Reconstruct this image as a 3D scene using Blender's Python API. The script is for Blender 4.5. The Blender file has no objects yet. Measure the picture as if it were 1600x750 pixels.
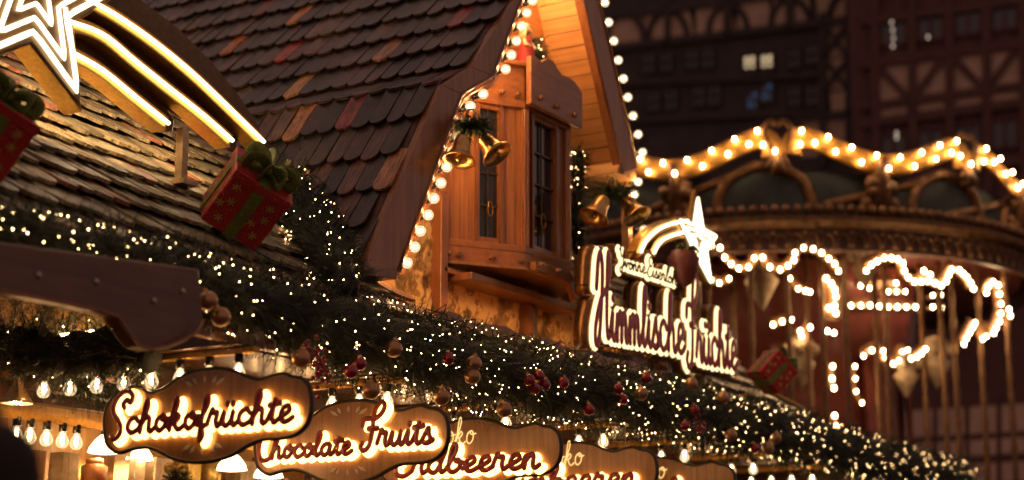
import bpy, math, random
import numpy as np
from mathutils import Vector, Matrix
R = random.Random(7)
rad = math.radians
S = bpy.context.scene
# ------------------------------------------------------------------ camera
F, TH, AL, ZC = 2765.0, math.atan(600/2765), rad(30.55), 1.35
cd = bpy.data.cameras.new('camera'); cam = bpy.data.objects.new('camera', cd)
S.collection.objects.link(cam); S.camera = cam
cam.location = (0, 0, ZC); cam.rotation_euler = (rad(90)+TH, 0, AL)
cd.sensor_width = 36; cd.lens = F/1600*36; cd.clip_start = .1; cd.clip_end = 400
cd.dof.use_dof = True; cd.dof.focus_distance = 9.9; cd.dof.aperture_fstop = 1.05
cd.dof.aperture_ratio = 1.12; cd.dof.aperture_blades = 0
S.view_settings.view_transform = 'Standard'; S.view_settings.look = 'None'
S.view_settings.exposure = 0.88; S.view_settings.gamma = 1.0
# ------------------------------------------------------------------ night sky
W = bpy.data.worlds.new('World'); S.world = W; W.use_nodes = True
bg = W.node_tree.nodes['Background']
sky = W.node_tree.nodes.new('ShaderNodeTexSky'); sky.sky_type = 'NISHITA'; sky.sun_disc = False
sky.sun_elevation = rad(-7); sky.sun_rotation = rad(200)
mixn = W.node_tree.nodes.new('ShaderNodeMix'); mixn.data_type = 'RGBA'; mixn.blend_type = 'ADD'
mixn.inputs[0].default_value = 1
W.node_tree.links.new(sky.outputs[0], mixn.inputs[6]); mixn.inputs[7].default_value = (.95, .56, .46, 1)  # night sky over a lit town
W.node_tree.links.new(mixn.outputs[2], bg.inputs[0]); bg.inputs[1].default_value = 0.15
cy = S.cycles
cy.use_denoising = True; cy.max_bounces = 5; cy.diffuse_bounces = 2; cy.glossy_bounces = 3
cy.transparent_max_bounces = 10; cy.transmission_bounces = 3
cy.sample_clamp_indirect = 3.0; cy.use_light_tree = True; cy.caustics_reflective = False; cy.caustics_refractive = False
# ------------------------------------------------------------------ measuring helpers (the photograph's rays against real planes)
sA, cA = math.sin(AL), math.cos(AL)
def ray(px, py):
    cx = (px-800)/F; c = -(py-375)/F
    f = math.cos(TH)-c*math.sin(TH); u = math.sin(TH)+c*math.cos(TH)
    return -sA*f+cA*cx, cA*f+sA*cx, u, f
def at(px, py, D):
    r = ray(px, py); k = D/r[3]; return Vector((r[0]*k, r[1]*k, ZC+r[2]*k))
def hx(px, py, x):
    r = ray(px, py); k = x/r[0]; return Vector((x, r[1]*k, ZC+r[2]*k))
def hy(px, py, y):
    r = ray(px, py); k = y/r[1]; return Vector((r[0]*k, y, ZC+r[2]*k))
def hplane(px, py, P, N):
    r = Vector(ray(px, py)[:3]); O = Vector((0, 0, ZC)); return O + r*((P-O).dot(N)/r.dot(N))
def pr(p):
    f = -sA*p[0]+cA*p[1]; r = cA*p[0]+sA*p[1]; u = p[2]-ZC
    zc = f*math.cos(TH)+u*math.sin(TH); yc = -f*math.sin(TH)+u*math.cos(TH)
    return 800+F*r/zc, 375-F*yc/zc
def V(*a): return Vector(a)
# ------------------------------------------------------------------ materials
def mat(name): 
    m = bpy.data.materials.new(name); m.use_nodes = True; return m, m.node_tree, m.node_tree.nodes['Principled BSDF']
def ramp(nt, fac, stops):
    r = nt.nodes.new('ShaderNodeValToRGB'); nt.links.new(fac, r.inputs[0]); e = r.color_ramp.elements
    while len(e) < len(stops): e.new(.5)
    for i, (p, c) in enumerate(stops): e[i].position = p; e[i].color = (*c, 1)
    return r.outputs[0]
def noise(nt, scale, stretch=(1, 1, 1), detail=5, rough=.6, coord=None):
    g = nt.nodes.new('ShaderNodeNewGeometry'); mp = nt.nodes.new('ShaderNodeMapping'); n = nt.nodes.new('ShaderNodeTexNoise')
    nt.links.new(coord or g.outputs['Position'], mp.inputs[0]); mp.inputs['Scale'].default_value = stretch
    nt.links.new(mp.outputs[0], n.inputs['Vector']); n.inputs['Scale'].default_value = scale
    n.inputs['Detail'].default_value = detail; n.inputs['Roughness'].default_value = rough
    return n.outputs[0]
def bump(nt, b, h, strength=.4, dist=.005):
    bn = nt.nodes.new('ShaderNodeBump'); bn.inputs['Strength'].default_value = strength; bn.inputs['Distance'].default_value = dist
    nt.links.new(h, bn.inputs['Height']); nt.links.new(bn.outputs[0], b.inputs['Normal'])
def wood(name, dark, light, axis='z', rough=.35, coat=.3, scale=9, bs=.3):
    m, nt, b = mat(name); st = {'x': (.06, 1, 1), 'y': (1, .06, 1), 'z': (1, 1, .06)}[axis]
    n = noise(nt, scale*3, st, 6, .65); n2 = noise(nt, 2.2, (1, 1, 1), 3)
    mx = nt.nodes.new('ShaderNodeMath'); mx.operation = 'MULTIPLY_ADD'; nt.links.new(n2, mx.inputs[0]); mx.inputs[1].default_value = .5; nt.links.new(n, mx.inputs[2])
    c = ramp(nt, mx.outputs[0], [(.45, dark), (.72, [(a+c)/2 for a, c in zip(dark, light)]), (.95, light)])
    nt.links.new(c, b.inputs['Base Color']); b.inputs['Roughness'].default_value = rough
    b.inputs['Coat Weight'].default_value = coat; b.inputs['Coat Roughness'].default_value = .2
    bump(nt, b, n, bs, .003); return m
def plain(name, col, rough=.5, metal=0, var=.3, scale=20, bs=.15, coat=0):
    m, nt, b = mat(name); n = noise(nt, scale)
    c = ramp(nt, n, [(.3, [a*(1-var) for a in col]), (.7, [min(1, a*(1+var)) for a in col])])
    nt.links.new(c, b.inputs['Base Color']); b.inputs['Roughness'].default_value = rough; b.inputs['Metallic'].default_value = metal
    b.inputs['Coat Weight'].default_value = coat
    bump(nt, b, n, bs, .003); return m
def emit(name, col, s, sampling='AUTO'):
    m = bpy.data.materials.new(name); m.use_nodes = True; nt = m.node_tree; nt.nodes.clear()
    e = nt.nodes.new('ShaderNodeEmission'); o = nt.nodes.new('ShaderNodeOutputMaterial'); nt.links.new(e.outputs[0], o.inputs[0])
    e.inputs[0].default_value = (*col, 1); e.inputs[1].default_value = s; m.cycles.emission_sampling = sampling; return m
def bulbglass(name, glow):
    m, nt, b = mat(name); o = nt.nodes['Material Output']
    t = nt.nodes.new('ShaderNodeBsdfTransparent'); g = nt.nodes.new('ShaderNodeBsdfGlossy'); g.inputs['Roughness'].default_value = .05
    e = nt.nodes.new('ShaderNodeEmission'); e.inputs[0].default_value = (1, .72, .38, 1); e.inputs[1].default_value = glow
    fr = nt.nodes.new('ShaderNodeLayerWeight'); fr.inputs[0].default_value = .45
    m1 = nt.nodes.new('ShaderNodeMixShader'); m1.inputs[0].default_value = .12; nt.links.new(t.outputs[0], m1.inputs[1]); nt.links.new(g.outputs[0], m1.inputs[2])
    m2 = nt.nodes.new('ShaderNodeMixShader'); mm = nt.nodes.new('ShaderNodeMath'); mm.operation = 'MULTIPLY_ADD'; nt.links.new(fr.outputs['Facing'], mm.inputs[0]); mm.inputs[1].default_value = .55; mm.inputs[2].default_value = .22
    nt.links.new(mm.outputs[0], m2.inputs[0]); nt.links.new(m1.outputs[0], m2.inputs[1]); nt.links.new(e.outputs[0], m2.inputs[2])
    nt.links.new(m2.outputs[0], o.inputs[0]); m.cycles.emission_sampling = 'NONE'; nt.nodes.remove(b); return m
M = {}
M['honey'] = wood('honey_wood', (.17, .055, .018), (.42, .16, .05), 'z', .28, .6)
M['honey_y'] = wood('honey_wood_along', (.17, .055, .018), (.42, .16, .05), 'y', .28, .6)
M['soffit'] = wood('pine_boards', (.50, .23, .08), (.76, .42, .17), 'x', .4, .2)
M['barge'] = wood('bargeboard_wood', (.20, .07, .028), (.42, .17, .07), 'z', .3, .5, 7)
M['beamwood'] = wood('dark_beam_wood', (.075, .03, .018), (.19, .08, .042), 'y', .45, .2, 5)
M['fascia'] = wood('fascia_wood', (.12, .042, .018), (.28, .105, .042), 'z', .3, .5, 7)
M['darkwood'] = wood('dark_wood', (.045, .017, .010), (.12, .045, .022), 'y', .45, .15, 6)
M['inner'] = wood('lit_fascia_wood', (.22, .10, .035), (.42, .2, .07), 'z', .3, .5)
M['board'] = wood('sign_board_wood', (.30, .12, .03), (.58, .27, .075), 'z', .38, .5, 11)
M['boardedge'] = plain('sign_edge', (.03, .014, .008), .4)
M['red'] = plain('lettering_red', (.62, .045, .05), .3, 0, .12, 30, .05, .5)
M['rim'] = plain('lettering_rim', (.75, .66, .5), .4, 0, .05)
M['black'] = plain('lamp_socket', (.012, .01, .009), .35)
M['gold'] = plain('gold_metal', (.62, .37, .13), .3, 1, .35, 25, .3)
M['brass'] = plain('brass_sheet', (.62, .36, .09), .38, 1, .2, 40, .3)
M['steel'] = plain('steel', (.4, .36, .3), .35, 1)
M['bronze'] = plain('bronze', (.5, .36, .2), .4, .8)
M['signside'] = plain('sign_bronze', (.20, .10, .04), .3, .8)
M['plate'] = plain('brown_plate', (.17, .09, .035), .4, .2, .2)
M['glassdark'] = plain('window_glass', (.012, .012, .016), .05, 0, .2, 9, .8, 1)
M['lead'] = plain('leading', (.12, .09, .06), .35, .8)
M['redball'] = plain('red_glass', (.30, .01, .018), .12, .3, .1, 10, 0, 1)
M['goldball'] = plain('gold_glass', (.42, .22, .09), .3, .7, .1, 10, 0, .6)
M['needle'] = plain('fir_needles', (.022, .038, .013), .38, 0, .6, 9, 0)
M['needle2'] = plain('fresh_fir_needles', (.05, .085, .025), .4, 0, .5, 9, 0)
M['core'] = plain('fir_twigs', (.007, .009, .005), .8, 0, .5, 30, .6)
M['rib'] = plain('green_ribbon', (.12, .16, .025), .45, .3, .4, 120, .5)
M['goldrib'] = plain('gold_ribbon', (.6, .42, .12), .35, .6, .3, 60, .3)
M['redcloth'] = plain('red_cloth', (.3, .02, .025), .6)
M['cream'] = plain('cream_paint', (.5, .36, .22), .5, 0, .35, 12, .4)
M['redpaint'] = plain('red_paint', (.22, .05, .036), .45, 0, .3, 6, .1)
M['carous'] = plain('carousel_brown', (.10, .045, .025), .5, 0, .5, 5, .3)
M['carved'] = plain('carved_gilt', (.22, .10, .035), .5, .3, .5, 9, .8)
M['panelblue'] = plain('painted_landscape', (.035, .04, .04), .6, 0, .7, 2.5, .1)
M['scroll'] = plain('scroll_gilt', (.60, .28, .05), .5, .2, .25, 14, .3)
M['pole'] = plain('worn_brass_pole', (.22, .11, .045), .5, .3)
M['cobble'] = plain('cobblestones', (.06, .05, .045), .5, 0, .5, 6, 1)
M['roofdark'] = plain('slate_roof', (.03, .026, .028), .6)
M['timberA'] = plain('black_timber', (.05, .032, .032), .7, 0, .3, 3)
M['timberB'] = plain('ox_red_timber', (.10, .036, .030), .7, 0, .3, 3)
M['plasterA'] = plain('plaster', (.55, .37, .27), .8, 0, .15, 2)
M['plasterB'] = plain('plaster_pale', (.58, .39, .29), .8, 0, .15, 2)
M['wool'] = plain('dark_wool', (.02, .012, .01), .9, 0, .4, 200, .6)
M['skin'] = plain('skin', (.45, .25, .17), .5)
M['coat'] = plain('dark_coat', (.015, .012, .014), .9)
M['hair'] = plain('pale_hair', (.5, .38, .22), .6)
M['bulbg'] = bulbglass('clear_bulb_glass', .9)
M['fil'] = emit('glowing_filament', (1, .56, .22), 130)
M['fileave'] = emit('glowing_filament_large', (1, .52, .20), 85)
M['fairy'] = emit('fairy_light_glow', (1, .58, .23), 22)
M['led'] = emit('led_strip', (1, .80, .48), 2.4)
M['rearfill'] = emit('added_rear_led', (1, .72, .40), 45)
M['wallstrip'] = emit('warm_wall_strip', (1, .50, .16), 34)
M['gablefill'] = emit('added_gable_strip', (1, .52, .18), 42)
M['ridgefill'] = emit('ridge_fill_glow', (1, .56, .22), 165)
M['friezefill'] = emit('added_frieze_strip', (1, .54, .20), 26)
M['led2'] = emit('sign_backlight', (1, .72, .34), 1.25)
M['halo'] = emit('letter_backlight', (1, .53, .15), 3.2)
M['cbulb'] = emit('carousel_bulb_glow', (1, .66, .32), 30)
M['shade'] = emit('lit_lampshade', (1, .64, .30), 6)
M['lampcore'] = emit('lamp_core', (1, .62, .28), 420)
M['winw'] = emit('warm_window', (1, .72, .42), .42)
M['winb'] = emit('bluish_window', (.35, .55, 1), .05)
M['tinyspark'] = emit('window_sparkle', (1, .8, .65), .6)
# roof tiles with their own colours
def tilemat(name, rough, coat, bs, bd=.006):
    m, nt, b = mat(name)
    a = nt.nodes.new('ShaderNodeAttribute'); a.attribute_name = 'tc'
    uv = nt.nodes.new('ShaderNodeAttribute'); uv.attribute_name = 'tuv'
    n = noise(nt, 14, (5, .55, 1), 6, .7, uv.outputs['Vector']); n2 = noise(nt, 3, (1, 1, 1), 4)
    mx = nt.nodes.new('ShaderNodeMix'); mx.data_type = 'RGBA'; mx.blend_type = 'MULTIPLY'; mx.inputs[0].default_value = 1
    nt.links.new(a.outputs['Color'], mx.inputs[6]); nt.links.new(ramp(nt, n, [(.35, (.3, .3, .3)), (.65, (1.5, 1.5, 1.5))]), mx.inputs[7])
    m3 = nt.nodes.new('ShaderNodeMix'); m3.data_type = 'RGBA'; m3.blend_type = 'MULTIPLY'; m3.inputs[0].default_value = 1
    nt.links.new(mx.outputs[2], m3.inputs[6]); nt.links.new(ramp(nt, noise(nt, 2.3, (1, 1, 2), 7, .7), [(.35, (.45, .5, .5)), (.62, (1.25, 1.2, 1.15))]), m3.inputs[7])
    nt.links.new(m3.outputs[2], b.inputs['Base Color'])
    nt.links.new(ramp(nt, n2, [(.3, (rough-.12,)*3), (.7, (rough+.15,)*3)]), b.inputs['Roughness'])
    b.inputs['Coat Weight'].default_value = coat; b.inputs['Coat Roughness'].default_value = .25
    bump(nt, b, n, bs, bd); return m
M['tile'] = tilemat('dark_roof_tile', .38, .45, .8)
M['shingle'] = tilemat('weathered_shingle', .36, .6, 1.0, .02)
def stonemat():
    m, nt, b = mat('rough_stone_render'); n = noise(nt, 11, (1, 1, .8), 8, .72); n2 = noise(nt, 5, (1, 1, .7), 5, .6)
    s = nt.nodes.new('ShaderNodeMath'); s.operation = 'ADD'; nt.links.new(n, s.inputs[0]); nt.links.new(n2, s.inputs[1])
    c = ramp(nt, s.outputs[0], [(.8, (.10, .05, .015)), (1.0, (.36, .20, .07)), (1.18, (.66, .42, .18))])
    nt.links.new(c, b.inputs['Base Color']); b.inputs['Roughness'].default_value = .75; bump(nt, b, s.outputs[0], 1, .05); return m
M['stone'] = stonemat()
def stoned():
    m, nt, b = mat('stained_stone'); n = noise(nt, 7, (1, 1, 1.2), 6, .7)
    nt.links.new(ramp(nt, n, [(.38, (.05, .03, .012)), (.5, (.22, .13, .05)), (.62, (.42, .27, .11))]), b.inputs['Base Color']); b.inputs['Roughness'].default_value = .8; bump(nt, b, n, 1, .04); return m
M['stonedark'] = stoned()
def glittermat(name, col, col2):
    m, nt, b = mat(name); g = nt.nodes.new('ShaderNodeNewGeometry'); v = nt.nodes.new('ShaderNodeTexVoronoi'); v.inputs['Scale'].default_value = 170
    nt.links.new(g.outputs['Position'], v.inputs['Vector'])
    nt.links.new(ramp(nt, v.outputs['Color'], [(.2, col), (.8, col), (.93, col2)]), b.inputs['Base Color'])
    sb = nt.nodes.new('ShaderNodeBump'); sb.inputs['Strength'].default_value = .7; sb.inputs['Distance'].default_value = .004
    nt.links.new(v.outputs['Color'], sb.inputs['Height']); nt.links.new(sb.outputs[0], b.inputs['Normal'])
    b.inputs['Metallic'].default_value = .45; b.inputs['Roughness'].default_value = .35; return m
M['gift'] = glittermat('red_glitter_paper', (.48, .028, .03), (.8, .25, .15))
M['giftrib'] = glittermat('green_glitter_ribbon', (.16, .19, .03), (.5, .55, .15))
# ------------------------------------------------------------------ mesh building
WL = {}
class MB:
    def __init__(s): s.v = []; s.f = []; s.m = []; s.cur = 0; s.sm = []
    def quadset(s, vs, fs, smooth=False):
        o = len(s.v); s.v += [tuple(a) for a in vs]
        for f in fs: s.f.append([o+i for i in f]); s.m.append(s.cur); s.sm.append(smooth)
        return s
    def hexa(s, p):
        return s.quadset(p, [(0, 3, 2, 1), (4, 5, 6, 7), (0, 1, 5, 4), (1, 2, 6, 5), (2, 3, 7, 6), (3, 0, 4, 7)])
    def box(s, c, sx, sy, sz, A=(1, 0, 0), B=(0, 1, 0), C=(0, 0, 1)):
        c, A, B, C = V(*c), V(*A)*sx/2, V(*B)*sy/2, V(*C)*sz/2
        return s.hexa([c-A-B-C, c+A-B-C, c+A+B-C, c-A+B-C, c-A-B+C, c+A-B+C, c+A+B+C, c-A+B+C])
    def bar(s, a, b, w, t, N):
        """a rectangular bar from a to b, w wide in the plane with normal N, t thick along N"""
        a, b, N = V(*a), V(*b), V(*N).normalized(); d = (b-a); L = d.length; d.normalize(); w_ = N.cross(d).normalized()
        return s.box((a+b)/2, L, w, t, d, w_, d.cross(w_))
    def prism(s, pts, ext):
        n = len(pts); ext = V(*ext); P = [V(*p) for p in pts]
        return s.quadset(P+[p+ext for p in P], [list(range(n))[::-1], list(range(n, 2*n))]+[(i, (i+1) % n, n+(i+1) % n, n+i) for i in range(n)])
    def tube(s, path, r, N=None, rn=None, seg=8, closed=False, cap=True):
        P = [V(*p) for p in path]; n = len(P)
        if n < 2: return s
        vs = []; ref = V(*N).normalized() if N is not None else None
        rr = r if hasattr(r, '__len__') else [r]*n; rnn = rn if rn is not None else None
        for i, p in enumerate(P):
            if closed: t = P[(i+1) % n]-P[i-1]
            else: t = P[min(i+1, n-1)]-P[max(i-1, 0)]
            if t.length < 1e-9: t = V(0, 0, 1)
            t.normalize(); a = ref
            if a is None: a = V(0, 0, 1) if abs(t.z) < .9 else V(1, 0, 0)
            sd = a.cross(t)
            if sd.length < 1e-6: sd = V(1, 0, 0).cross(t)
            sd.normalize(); a2 = t.cross(sd).normalized()
            for k in range(seg):
                an = 2*math.pi*k/seg; vs.append(p+sd*math.cos(an)*rr[i]+a2*math.sin(an)*(rr[i] if rnn is None else rnn))
        fs = []
        for i in range(n if closed else n-1):
            j = (i+1) % n
            for k in range(seg): fs.append((i*seg+k, i*seg+(k+1) % seg, j*seg+(k+1) % seg, j*seg+k))
        if cap and not closed: fs += [list(range(seg))[::-1], [(n-1)*seg+k for k in range(seg)]]
        return s.quadset(vs, fs, True)
    def lathe(s, o, ax, prof, seg=16):
        o, ax = V(*o), V(*ax).normalized(); a = ax.orthogonal().normalized(); b = ax.cross(a); vs = []; n = len(prof)
        for (rr, h) in prof:
            for k in range(seg):
                an = 2*math.pi*k/seg; vs.append(o+ax*h+(a*math.cos(an)+b*math.sin(an))*rr)
        return s.quadset(vs, [(i*seg+k, i*seg+(k+1) % seg, (i+1)*seg+(k+1) % seg, (i+1)*seg+k) for i in range(n-1) for k in range(seg)], True)
    def ball(s, c, r, seg=12, rings=8, ax=(0, 0, 1), sq=1):
        return s.lathe(c, ax, [(max(1e-4, r*math.sin(math.pi*i/rings)), -r*sq*math.cos(math.pi*i/rings)) for i in range(rings+1)], seg)
    def octa(s, c, r):
        c = V(*c); t = (1+5**.5)/2; k = r/math.sqrt(1+t*t)
        vs = [(-1, t, 0), (1, t, 0), (-1, -t, 0), (1, -t, 0), (0, -1, t), (0, 1, t), (0, -1, -t), (0, 1, -t), (t, 0, -1), (t, 0, 1), (-t, 0, -1), (-t, 0, 1)]
        fs = [(0, 11, 5), (0, 5, 1), (0, 1, 7), (0, 7, 10), (0, 10, 11), (1, 5, 9), (5, 11, 4), (11, 10, 2), (10, 7, 6), (7, 1, 8), (3, 9, 4), (3, 4, 2), (3, 2, 6), (3, 6, 8), (3, 8, 9), (4, 9, 5), (2, 4, 11), (6, 2, 10), (8, 6, 7), (9, 8, 1)]
        return s.quadset([c+V(*v)*k for v in vs], fs, True)
    def build(s, name, mats, parent=None, bevel=0):
        if not isinstance(mats, (list, tuple)): mats = [mats]
        o = WL.get(parent.name if parent else None, V(0, 0, 0))
        me = bpy.data.meshes.new(name)
        me.from_pydata([(v[0]-o.x, v[1]-o.y, v[2]-o.z) for v in s.v], [], s.f)
        me.polygons.foreach_set('material_index', s.m); me.polygons.foreach_set('use_smooth', s.sm)
        for m in mats: me.materials.append(M[m] if isinstance(m, str) else m)
        me.update()
        ob = bpy.data.objects.new(name, me); S.collection.objects.link(ob)
        if parent: ob.parent = parent; WL[ob.name] = o
        if bevel:
            b = ob.modifiers.new('b', 'BEVEL'); b.width = bevel; b.segments = 2; b.limit_method = 'ANGLE'; b.angle_limit = rad(40)
        return ob
def tag(o, label=None, cat=None, group=None, kind=None):
    if label: o['label'] = label
    if cat: o['category'] = cat
    if group: o['group'] = group
    if kind: o['kind'] = kind
    return o
def thing(name, label, cat, loc, group=None):
    o = bpy.data.objects.new(name, None); S.collection.objects.link(o); o.location = loc; o.empty_display_size = .1
    WL[o.name] = V(*loc); return tag(o, label, cat, group)
def copy_to(src, loc, parent=None, children=True):
    c = src.copy(); S.collection.objects.link(c); c.location = loc
    if parent: c.parent = parent
    if children:
        for ch in src.children:
            d = ch.copy(); S.collection.objects.link(d); d.parent = c
            for g in ch.children:
                e = g.copy(); S.collection.objects.link(e); e.parent = d
    return c
def crom(pts, n=6, closed=False):
    P = [V(*p) for p in pts]; N = len(P); out = []
    if N < 3: return P
    for i in range(N if closed else N-1):
        g = (lambda k: P[k % N]) if closed else (lambda k: P[min(max(k, 0), N-1)])
        p0, p1, p2, p3 = g(i-1), g(i), g(i+1), g(i+2)
        for j in range(n):
            t = j/n; out.append(.5*((2*p1)+(p2-p0)*t+(2*p0-5*p1+4*p2-p3)*t*t+(3*p1-p0-3*p2+p3)*t**3))
    if not closed: out.append(P[-1])
    return out
# ================================================================== SETTING
g = MB(); g.quadset([(-120, -40, 0), (80, -40, 0), (80, 160, 0), (-120, 160, 0)], [(0, 1, 2, 3)])
tag(g.build('ground', 'cobble'), kind='structure')
# ------------------------------------------------------------------ half-timbered houses far behind
def house(label, px0, D0, gam, z_rows, pxl, pxr, body_mat, frame_mat, plaster, height, spec):
    P0 = at(px0, 375, D0); d = (V(cA, sA, 0)*math.cos(gam)-V(-sA, cA, 0)*math.sin(gam)).normalized(); N = V(d.y, -d.x, 0)  # N faces the camera
    if N.dot(V(sA, -cA, 0)) < 0: N = -N
    H = lambda x, y, off=0: hplane(x, y, P0+N*off, N)
    a, b = H(pxl, 375), H(pxr, 375); a.z = b.z = 0
    t = thing('timbered_house', label, 'house', (a+b)/2, 'half-timbered houses behind the carousel')
    m = MB(); m.prism([a, b, b+V(0, 0, height), a+V(0, 0, height)], -N*7); m.build('wall', body_mat, t)
    m = MB(); top = V(0, 0, height); ov = d*.4
    m.prism([a+top-ov+N*.5-V(0, 0, .3), a+top-ov-N*7.5-V(0, 0, .3), a+top-ov-N*3.5+V(0, 0, 5)], (b-a)+ov*2); m.build('roof', 'roofdark', t)
    spec(t, H, N, d); return t
def hpoly(H, N, px, off, th): 
    return [H(x, y, off) for x, y in px], -N*th
def specA(t, H, N, d):
    # plaster fields, then timbers over them
    m = MB()
    fields = [[(955, 22), (1005, 17), (1005, 68), (955, 75)], [(1008, 17), (1075, 8), (1085, 58), (1008, 68)], [(1088, 5), (1140, -1), (1150, 50), (1088, 58)], [(1153, -3), (1200, -9), (1205, 44), (1153, 50)],
              [(1208, -10), (1262, -16), (1268, 34), (1208, 43)], [(1275, -16), (1322, -22), (1322, 26), (1278, 32)], [(1292, 38), (1322, 35), (1322, 86), (1296, 90)], [(1290, 94), (1322, 90), (1322, 138), (1290, 142)], [(1296, 145), (1322, 141), (1322, 176), (1300, 180)], [(1250, 186), (1322, 180), (1322, 240), (1252, 246)]]
    for f in fields: m = MB(); m.prism(*hpoly(H, N, f, .03, .06)); m.build('plaster_infill', 'plasterA', t)
    arcs = []
    for cx, cy in ((975, 70), (1043, 66), (1137, 56), (1234, 46), (1325, 36)):
        pts = [(cx-30, cy), (cx-28, cy-22), (cx-17, cy-40), (cx, cy-48), (cx+17, cy-42), (cx+28, cy-24), (cx+31, cy-4)]
        b = MB(); b.tube(crom([H(x, y, .07) for x, y in pts], 5), .085, N, .06, 6); b.build('curved_brace', 'timberA', t)
    for x0, y0, x1, y1, w in ((945, 76, 1330, 30, .2), (945, 26, 1330, -24, .22), (1043, -10, 1043, 70, .16), (1137, -20, 1137, 60, .22), (1234, -30, 1234, 48, .22), (1285, 20, 1285, 260, .18), (1330, 0, 1330, 300, .3),
                              (1285, 90, 1325, 36, .12), (1290, 40, 1325, 92, .12), (1285, 142, 1325, 92, .12), (1288, 92, 1325, 140, .12), (1240, 184, 1330, 178, .2), (1300, 240, 1240, 190, .14), (945, 190, 1285, 175, .16), (945, 132, 1285, 118, .12)):
        b = MB(); b.bar(H(x0, y0, .09), H(x1, y1, .09), w, .1, N); b.build('beam', 'timberA', t)
    wins = [(1012, 98, 0), (1040, 96, 0), (1080, 92, 0), (1105, 90, 0), (1171, 99, 1), (1198, 97, 1), (1240, 90, 0), (1268, 84, 0), (1020, 158, 0), (1048, 155, 0), (1090, 150, 0), (1115, 148, 0), (1175, 158, 2), (1198, 145, 2), (1240, 150, 0), (1268, 148, 0)]
    for x, y, k in wins:
        w = 10
        b = MB(); q = [(x-w, y+17), (x+w, y+15), (x+w, y-17), (x-w, y-15)]
        for i in range(4): b.bar(H(*q[i], .06), H(*q[(i+1) % 4], .06), .06, .06, N)
        b.bar(H(x, y+16, .06), H(x, y-16, .06), .04, .05, N); b.bar(H(x-w, y+1, .065), H(x+w, y-1, .065), .04, .05, N)
        f = b.build('window', 'timberA', t)
        b = MB(); b.prism(*hpoly(H, N, q, .02, .03)); b.build('pane', 'glassdark', f)
        if k:
            b = MB()
            if k == 1: qs = [[(x-w+2, y+7), (x+w-2, y+6), (x+w-2, y-11), (x-w+2, y-9)]]
            else: qs = [[(x-w+3, y+10), (x+w-5, y+9), (x+w-6, y-3), (x-w+3, y-4)], [(x-2, y-6), (x+w-3, y-6), (x+w-3, y-14), (x-2, y-13)]]
            for q2 in qs: b.prism(*hpoly(H, N, q2, .03, .005))
            b.build('lit_pane', 'winw' if k == 1 else 'winb', f)
hA = house('dark half-timbered house with arched braces and two lit windows', 1150, 44, rad(21.3), None, 820, 1342, 'timberA', None, None, 24, specA)
def specB(t, H, N, d):
    yy = lambda x, y: y-(x-1450)*.135
    def pf(*a): m = MB(); m.prism(*a); m.build('plaster_infill', 'plasterB', t)
    for i in range(5):
        x = 1372+i*58
        pf(*hpoly(H, N, [(x, yy(x, 147)), (x+48, yy(x+48, 147)), (x+48, yy(x+48, 92)), (x, yy(x, 92))], .03, .06))
        pf(*hpoly(H, N, [(x+3, yy(x, 172)), (x+46, yy(x+46, 172)), (x+46, yy(x+46, 158)), (x+3, yy(x, 158))], .03, .06))
    for i in range(4):
        for (ya, yb) in ((640, 682), (692, 716), (730, 760)):
            x = 1415+i*50; y2 = lambda x, y: y-(x-1450)*.06
            pf(*hpoly(H, N, [(x, y2(x, yb)), (x+42, y2(x+42, yb)), (x+42, y2(x+42, ya)), (x, y2(x, ya))], .03, .06))
    for x0, y0, x1, y1, w in ((1345, yy(1345, 87), 1700, yy(1700, 87), .22), (1345, yy(1345, 153), 1700, yy(1700, 153), .18), (1345, yy(1345, 180), 1700, yy(1700, 180), .22), (1345, yy(1345, 20), 1700, yy(1700, 20), .2), (1345, yy(1345, 270), 1700, yy(1700, 270), .2)):
        b = MB(); b.bar(H(x0, y0, .1), H(x1, y1, .1), w, .1, N); b.build('beam', 'timberB', t)
    for x in (1366, 1424, 1482, 1540, 1598, 1656):
        b = MB(); b.bar(H(x, -60, .1), H(x+4, 330, .1), .2, .09, N); b.build('beam', 'timberB', t)
    for i, (xa, xb) in enumerate(((1372, 1418), (1474, 1430), (1488, 1534), (1590, 1546), (1604, 1650))):
        b = MB(); b.bar(H(xa, yy(xa, 92), .08), H(xb, yy(xb, 148), .08), .16, .07, N); b.build('diagonal_brace', 'timberB', t)
    for x in (1396, 1454, 1512, 1570, 1628):
        for y in (40, 225):
            y1 = yy(x, y); b = MB(); q = [(x-20, y1+24), (x+20, y1+20), (x+20, y1-24), (x-20, y1-20)]
            for i in range(4): b.bar(H(*q[i], .06), H(*q[(i+1) % 4], .06), .08, .06, N)
            b.bar(H(x, y1+22, .06), H(x, y1-22, .06), .07, .06, N); f = b.build('window', 'timberB', t)
            b = MB(); b.prism(*hpoly(H, N, q, .02, .03)); b.build('pane', 'glassdark', f)
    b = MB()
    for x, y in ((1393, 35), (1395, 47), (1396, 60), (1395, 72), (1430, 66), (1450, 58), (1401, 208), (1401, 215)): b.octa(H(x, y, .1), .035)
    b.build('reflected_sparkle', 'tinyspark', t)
hB = house('ox-red half-timbered house with diagonal braces and pale plaster at the right edge', 1450, 40, rad(19), None, 1340, 1800, 'timberB', None, None, 24, specB)
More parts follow.
